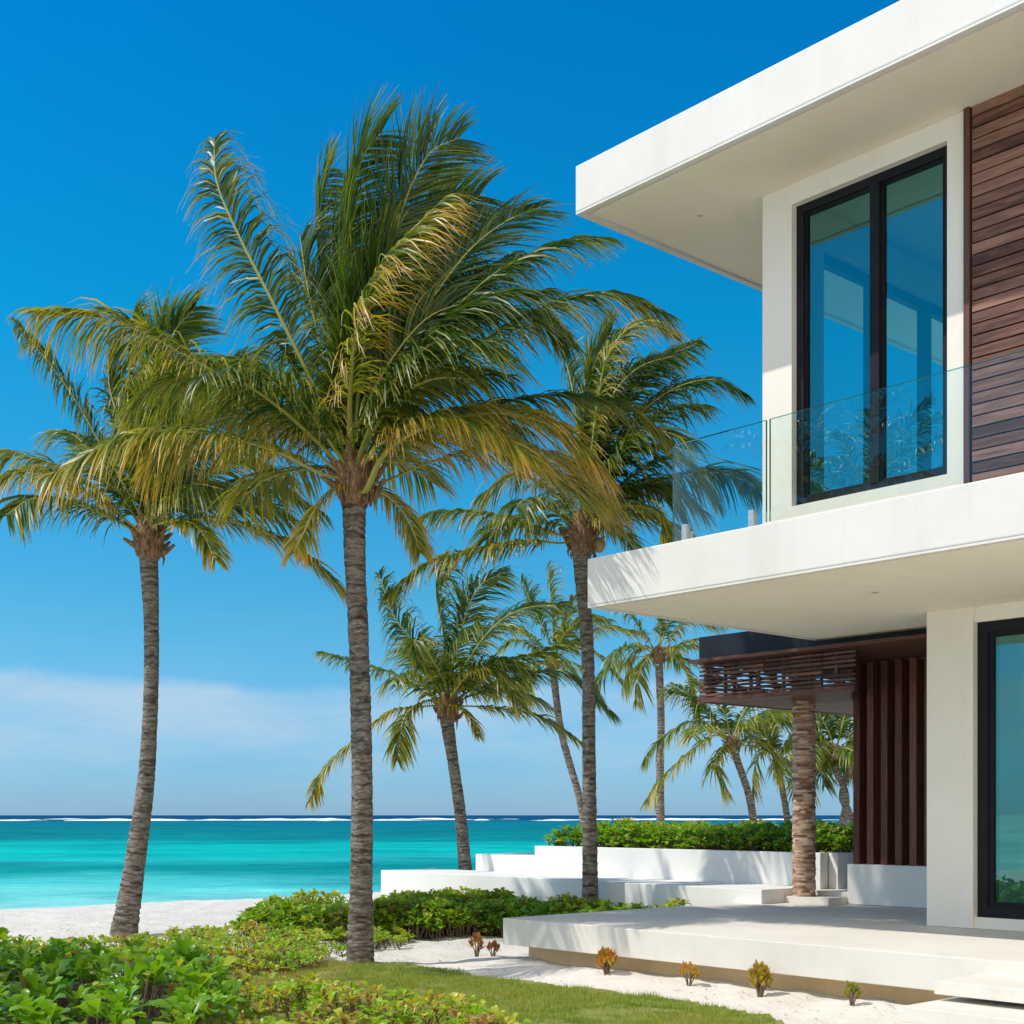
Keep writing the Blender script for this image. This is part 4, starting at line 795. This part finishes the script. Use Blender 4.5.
sheet('planting_bed', [(-2., 16.9), (-.3, 17.2), (.6, 16.3), (1.2, 15.6), (2.3, 16.4), (1.5, 17.3), (.1, 18.8), (-.9, 20.0), (-1.8, 20.2)], .018, M['soil'])
# lawn
LW = [(-2.6, 7.0), (2.3, 7.0)]+G((800, 1040), (778, 1024), (742, 1014), (701, 1007), (656, 1000), (612, 994), (570, 990), (535, 986), (483, 979), (428, 970), (376, 965), (330, 964), (296, 967), (240, 964), (200, 968))+[(-2.5, 11.6)]
sheet('lawn', LW, .030, M['turf'], res=.06)
n = 150000; lo, hi = np.array(LW).min(0), np.array(LW).max(0)
x, y = rng.uniform(lo[0], hi[0], n), rng.uniform(max(lo[1], 8.2), hi[1], n)
wob = np.array([mnoise.noise(Vector((a*3, b_*3, 0))) for a, b_ in zip(x[::1], y)])
s = inside(x+wob*.12, y+wob*.16, LW); x, y, wob = x[s], y[s], wob[s]
wr = np.array([mnoise.fractal(Vector((a*1.9, b_*1.9, 31)), 1, 2, 4) for a, b_ in zip(x, y)]); s = wr > -.42+rng.normal(0, .12, len(x)); x, y, wob = x[s], y[s], wob[s]; n = len(x)
lum = np.array([mnoise.fractal(Vector((a*1.1, b_*1.1, 7)), 1, 2, 3) for a, b_ in zip(x, y)])
zb = np.array([.026+mnoise.fractal(Vector((a*1.6, b_*1.6, 0)), 1., 2., 4)*.028 for a, b_ in zip(x, y)])
az = rng.uniform(0, 6.28, n); hgt_ = rng.uniform(.015, .055, n)*(1+.5*lum); ln = rng.uniform(.1, .7, n)*hgt_; w = rng.uniform(.0015, .003, n)
b0_ = np.stack([x, y, zb], 1); side_ = np.stack([-np.sin(az), np.cos(az), 0*az], 1)*w[:, None]; tip = b0_+np.stack([np.cos(az)*ln, np.sin(az)*ln, hgt_], 1)
V = np.stack([b0_-side_, b0_+side_, tip], 1).reshape(-1, 3); dry = ((x < -1.6) & (y > 11.5))
A = np.repeat(np.clip(.35+.5*lum+rng.normal(0, .15, n)+dry*.35, 0, 1), 3)
tag(link('grass', npmesh('grass', V, None, np.arange(3*n).reshape(-1, 3), attr={'age': A}), None, [M['grass']]), 'short green lawn grass around the big palm', 'grass', kind='stuff')

# ------------------------------------------------------------------ small plants on the sand strip, litter
def little(px, py, hpx, label, age, n, wide, name='succulent_plant'):
    gx, gy = gp(px, py); gx, gy = gp(px, py, zg(gx, gy)); gx, gy = gp(px, py, zg(gx, gy)); s = 1.12*hpx/F*gy; root = empty(name, (gx, gy, 0), label, 'plant', 'small plants along the sand strip')
    s *= 1.0; z0 = zg(gx, gy)+.01; ns = max(5, n//9); VS, QS, AS = [], [], []; o = 0; V_, Q_, off = [], [], 0
    for q in range(ns):
        a = q*2.4+rng.uniform(-.4, .4); rad = s*wide*.36*math.sqrt((q+.3)/ns); top = s*(.95-.45*(q/ns))*rng.uniform(.8, 1.05)
        tip = np.array((gx+math.cos(a)*rad, gy+math.sin(a)*rad, z0+top*.78)); b0 = np.array((gx+math.cos(a)*s*.05, gy+math.sin(a)*s*.05, z0-.03))
        v, qq = tube([b0, (b0+tip)/2-np.array((math.cos(a), math.sin(a), 0))*rad*.15, tip], [s*.035, s*.028, s*.018], 6); V_.append(v); Q_.append(qq+off); off += len(v)
        tone = rng.normal(0, .09)
        for k in range(9):
            az = k*2.4+a; el = math.radians(35+50*k/9); d = np.array((math.cos(az)*math.cos(el)+math.cos(a)*.15, math.sin(az)*math.cos(el)+math.sin(a)*.15, math.sin(el))); d /= np.linalg.norm(d)
            sd = np.cross(d, UP); sd /= np.linalg.norm(sd); L = s*rng.uniform(.22, .34); ww = L*.20; c = tip-UP*s*.16*(1-k/9)
            for (t, w_) in ((0, .35), (.35, .9), (.7, 1.), (.92, .6), (1, .12)):
                cc = c+d*L*t+UP*L*.15*t*t; VS += [cc-sd*ww*w_, cc-UP*ww*.25, cc+sd*ww*w_]; AS += [np.clip(age+tone+rng.normal(0, .04)+.22*(t-.5), 0, 1)]*3
            for r_ in range(4):
                for c_ in range(2): QS.append((o+3*r_+c_, o+3*r_+c_+1, o+3*r_+c_+4, o+3*r_+c_+3))
            o += 15
    link('foliage', npmesh('foliage', VS, QS, attr={'age': AS}, smooth=True), root, [M['croton']])
    link('stem', npmesh('stem', np.vstack(V_), np.vstack(Q_)), root, [M['twig']])
little(477, 956, 20, 'dry spiky brown tuft farthest left on the sand strip', .96, 60, .75)
little(493, 959, 17, 'small brown dry tuft close to the deck corner', .95, 54, .75)
little(607, 978, 27, 'orange red succulent at the left of the deck front', .62, 120, .72)
little(689, 987, 21, 'small thin orange succulent between two fuller ones', .60, 56, 1.0)
little(760, 998, 29, 'golden yellow bushy succulent in front of the deck', .48, 130, .75)
little(852, 1010, 22, 'lime green succulent nearest the floating steps', .18, 64, .85)
# scattered litter
VS, QS = [], []
for k in range(700):
    if k < 520: x, y = gp(rng.uniform(370, 930), rng.uniform(938, 1022))
    else: x, y = gp(rng.uniform(20, 400), rng.uniform(925, 950))
    b_ = x*dB[0]+y*dB[1]
    if b_ > 9.1 and (x*dA[0]+y*dA[1]) < 10.5: continue
    a = rng.uniform(0, 6.28); l = rng.uniform(.008, .03)*(3 if rng.random() < .06 else 1); w = rng.uniform(.003, .008); z = zg(x, y)+.028+mnoise.fractal(Vector((x*1.6, y*1.6, 0)), 1., 2., 4)*.028; o = len(VS)
    d = np.array((math.cos(a), math.sin(a), rng.uniform(-.1, .3))); s_ = np.array((-math.sin(a), math.cos(a), rng.uniform(-.3, .3))); c = np.array((x, y, z-.012))
    VS += [c-d*l-s_*w*.3, c-s_*w+UP*.004, c+d*l, c+s_*w+UP*.002]; QS.append((o, o+1, o+2, o+3))
tag(link('leaf_litter', npmesh('leaf_litter', VS, QS), None, [M['twig']]), 'dry leaf scraps scattered on the white sand', 'litter', kind='stuff')
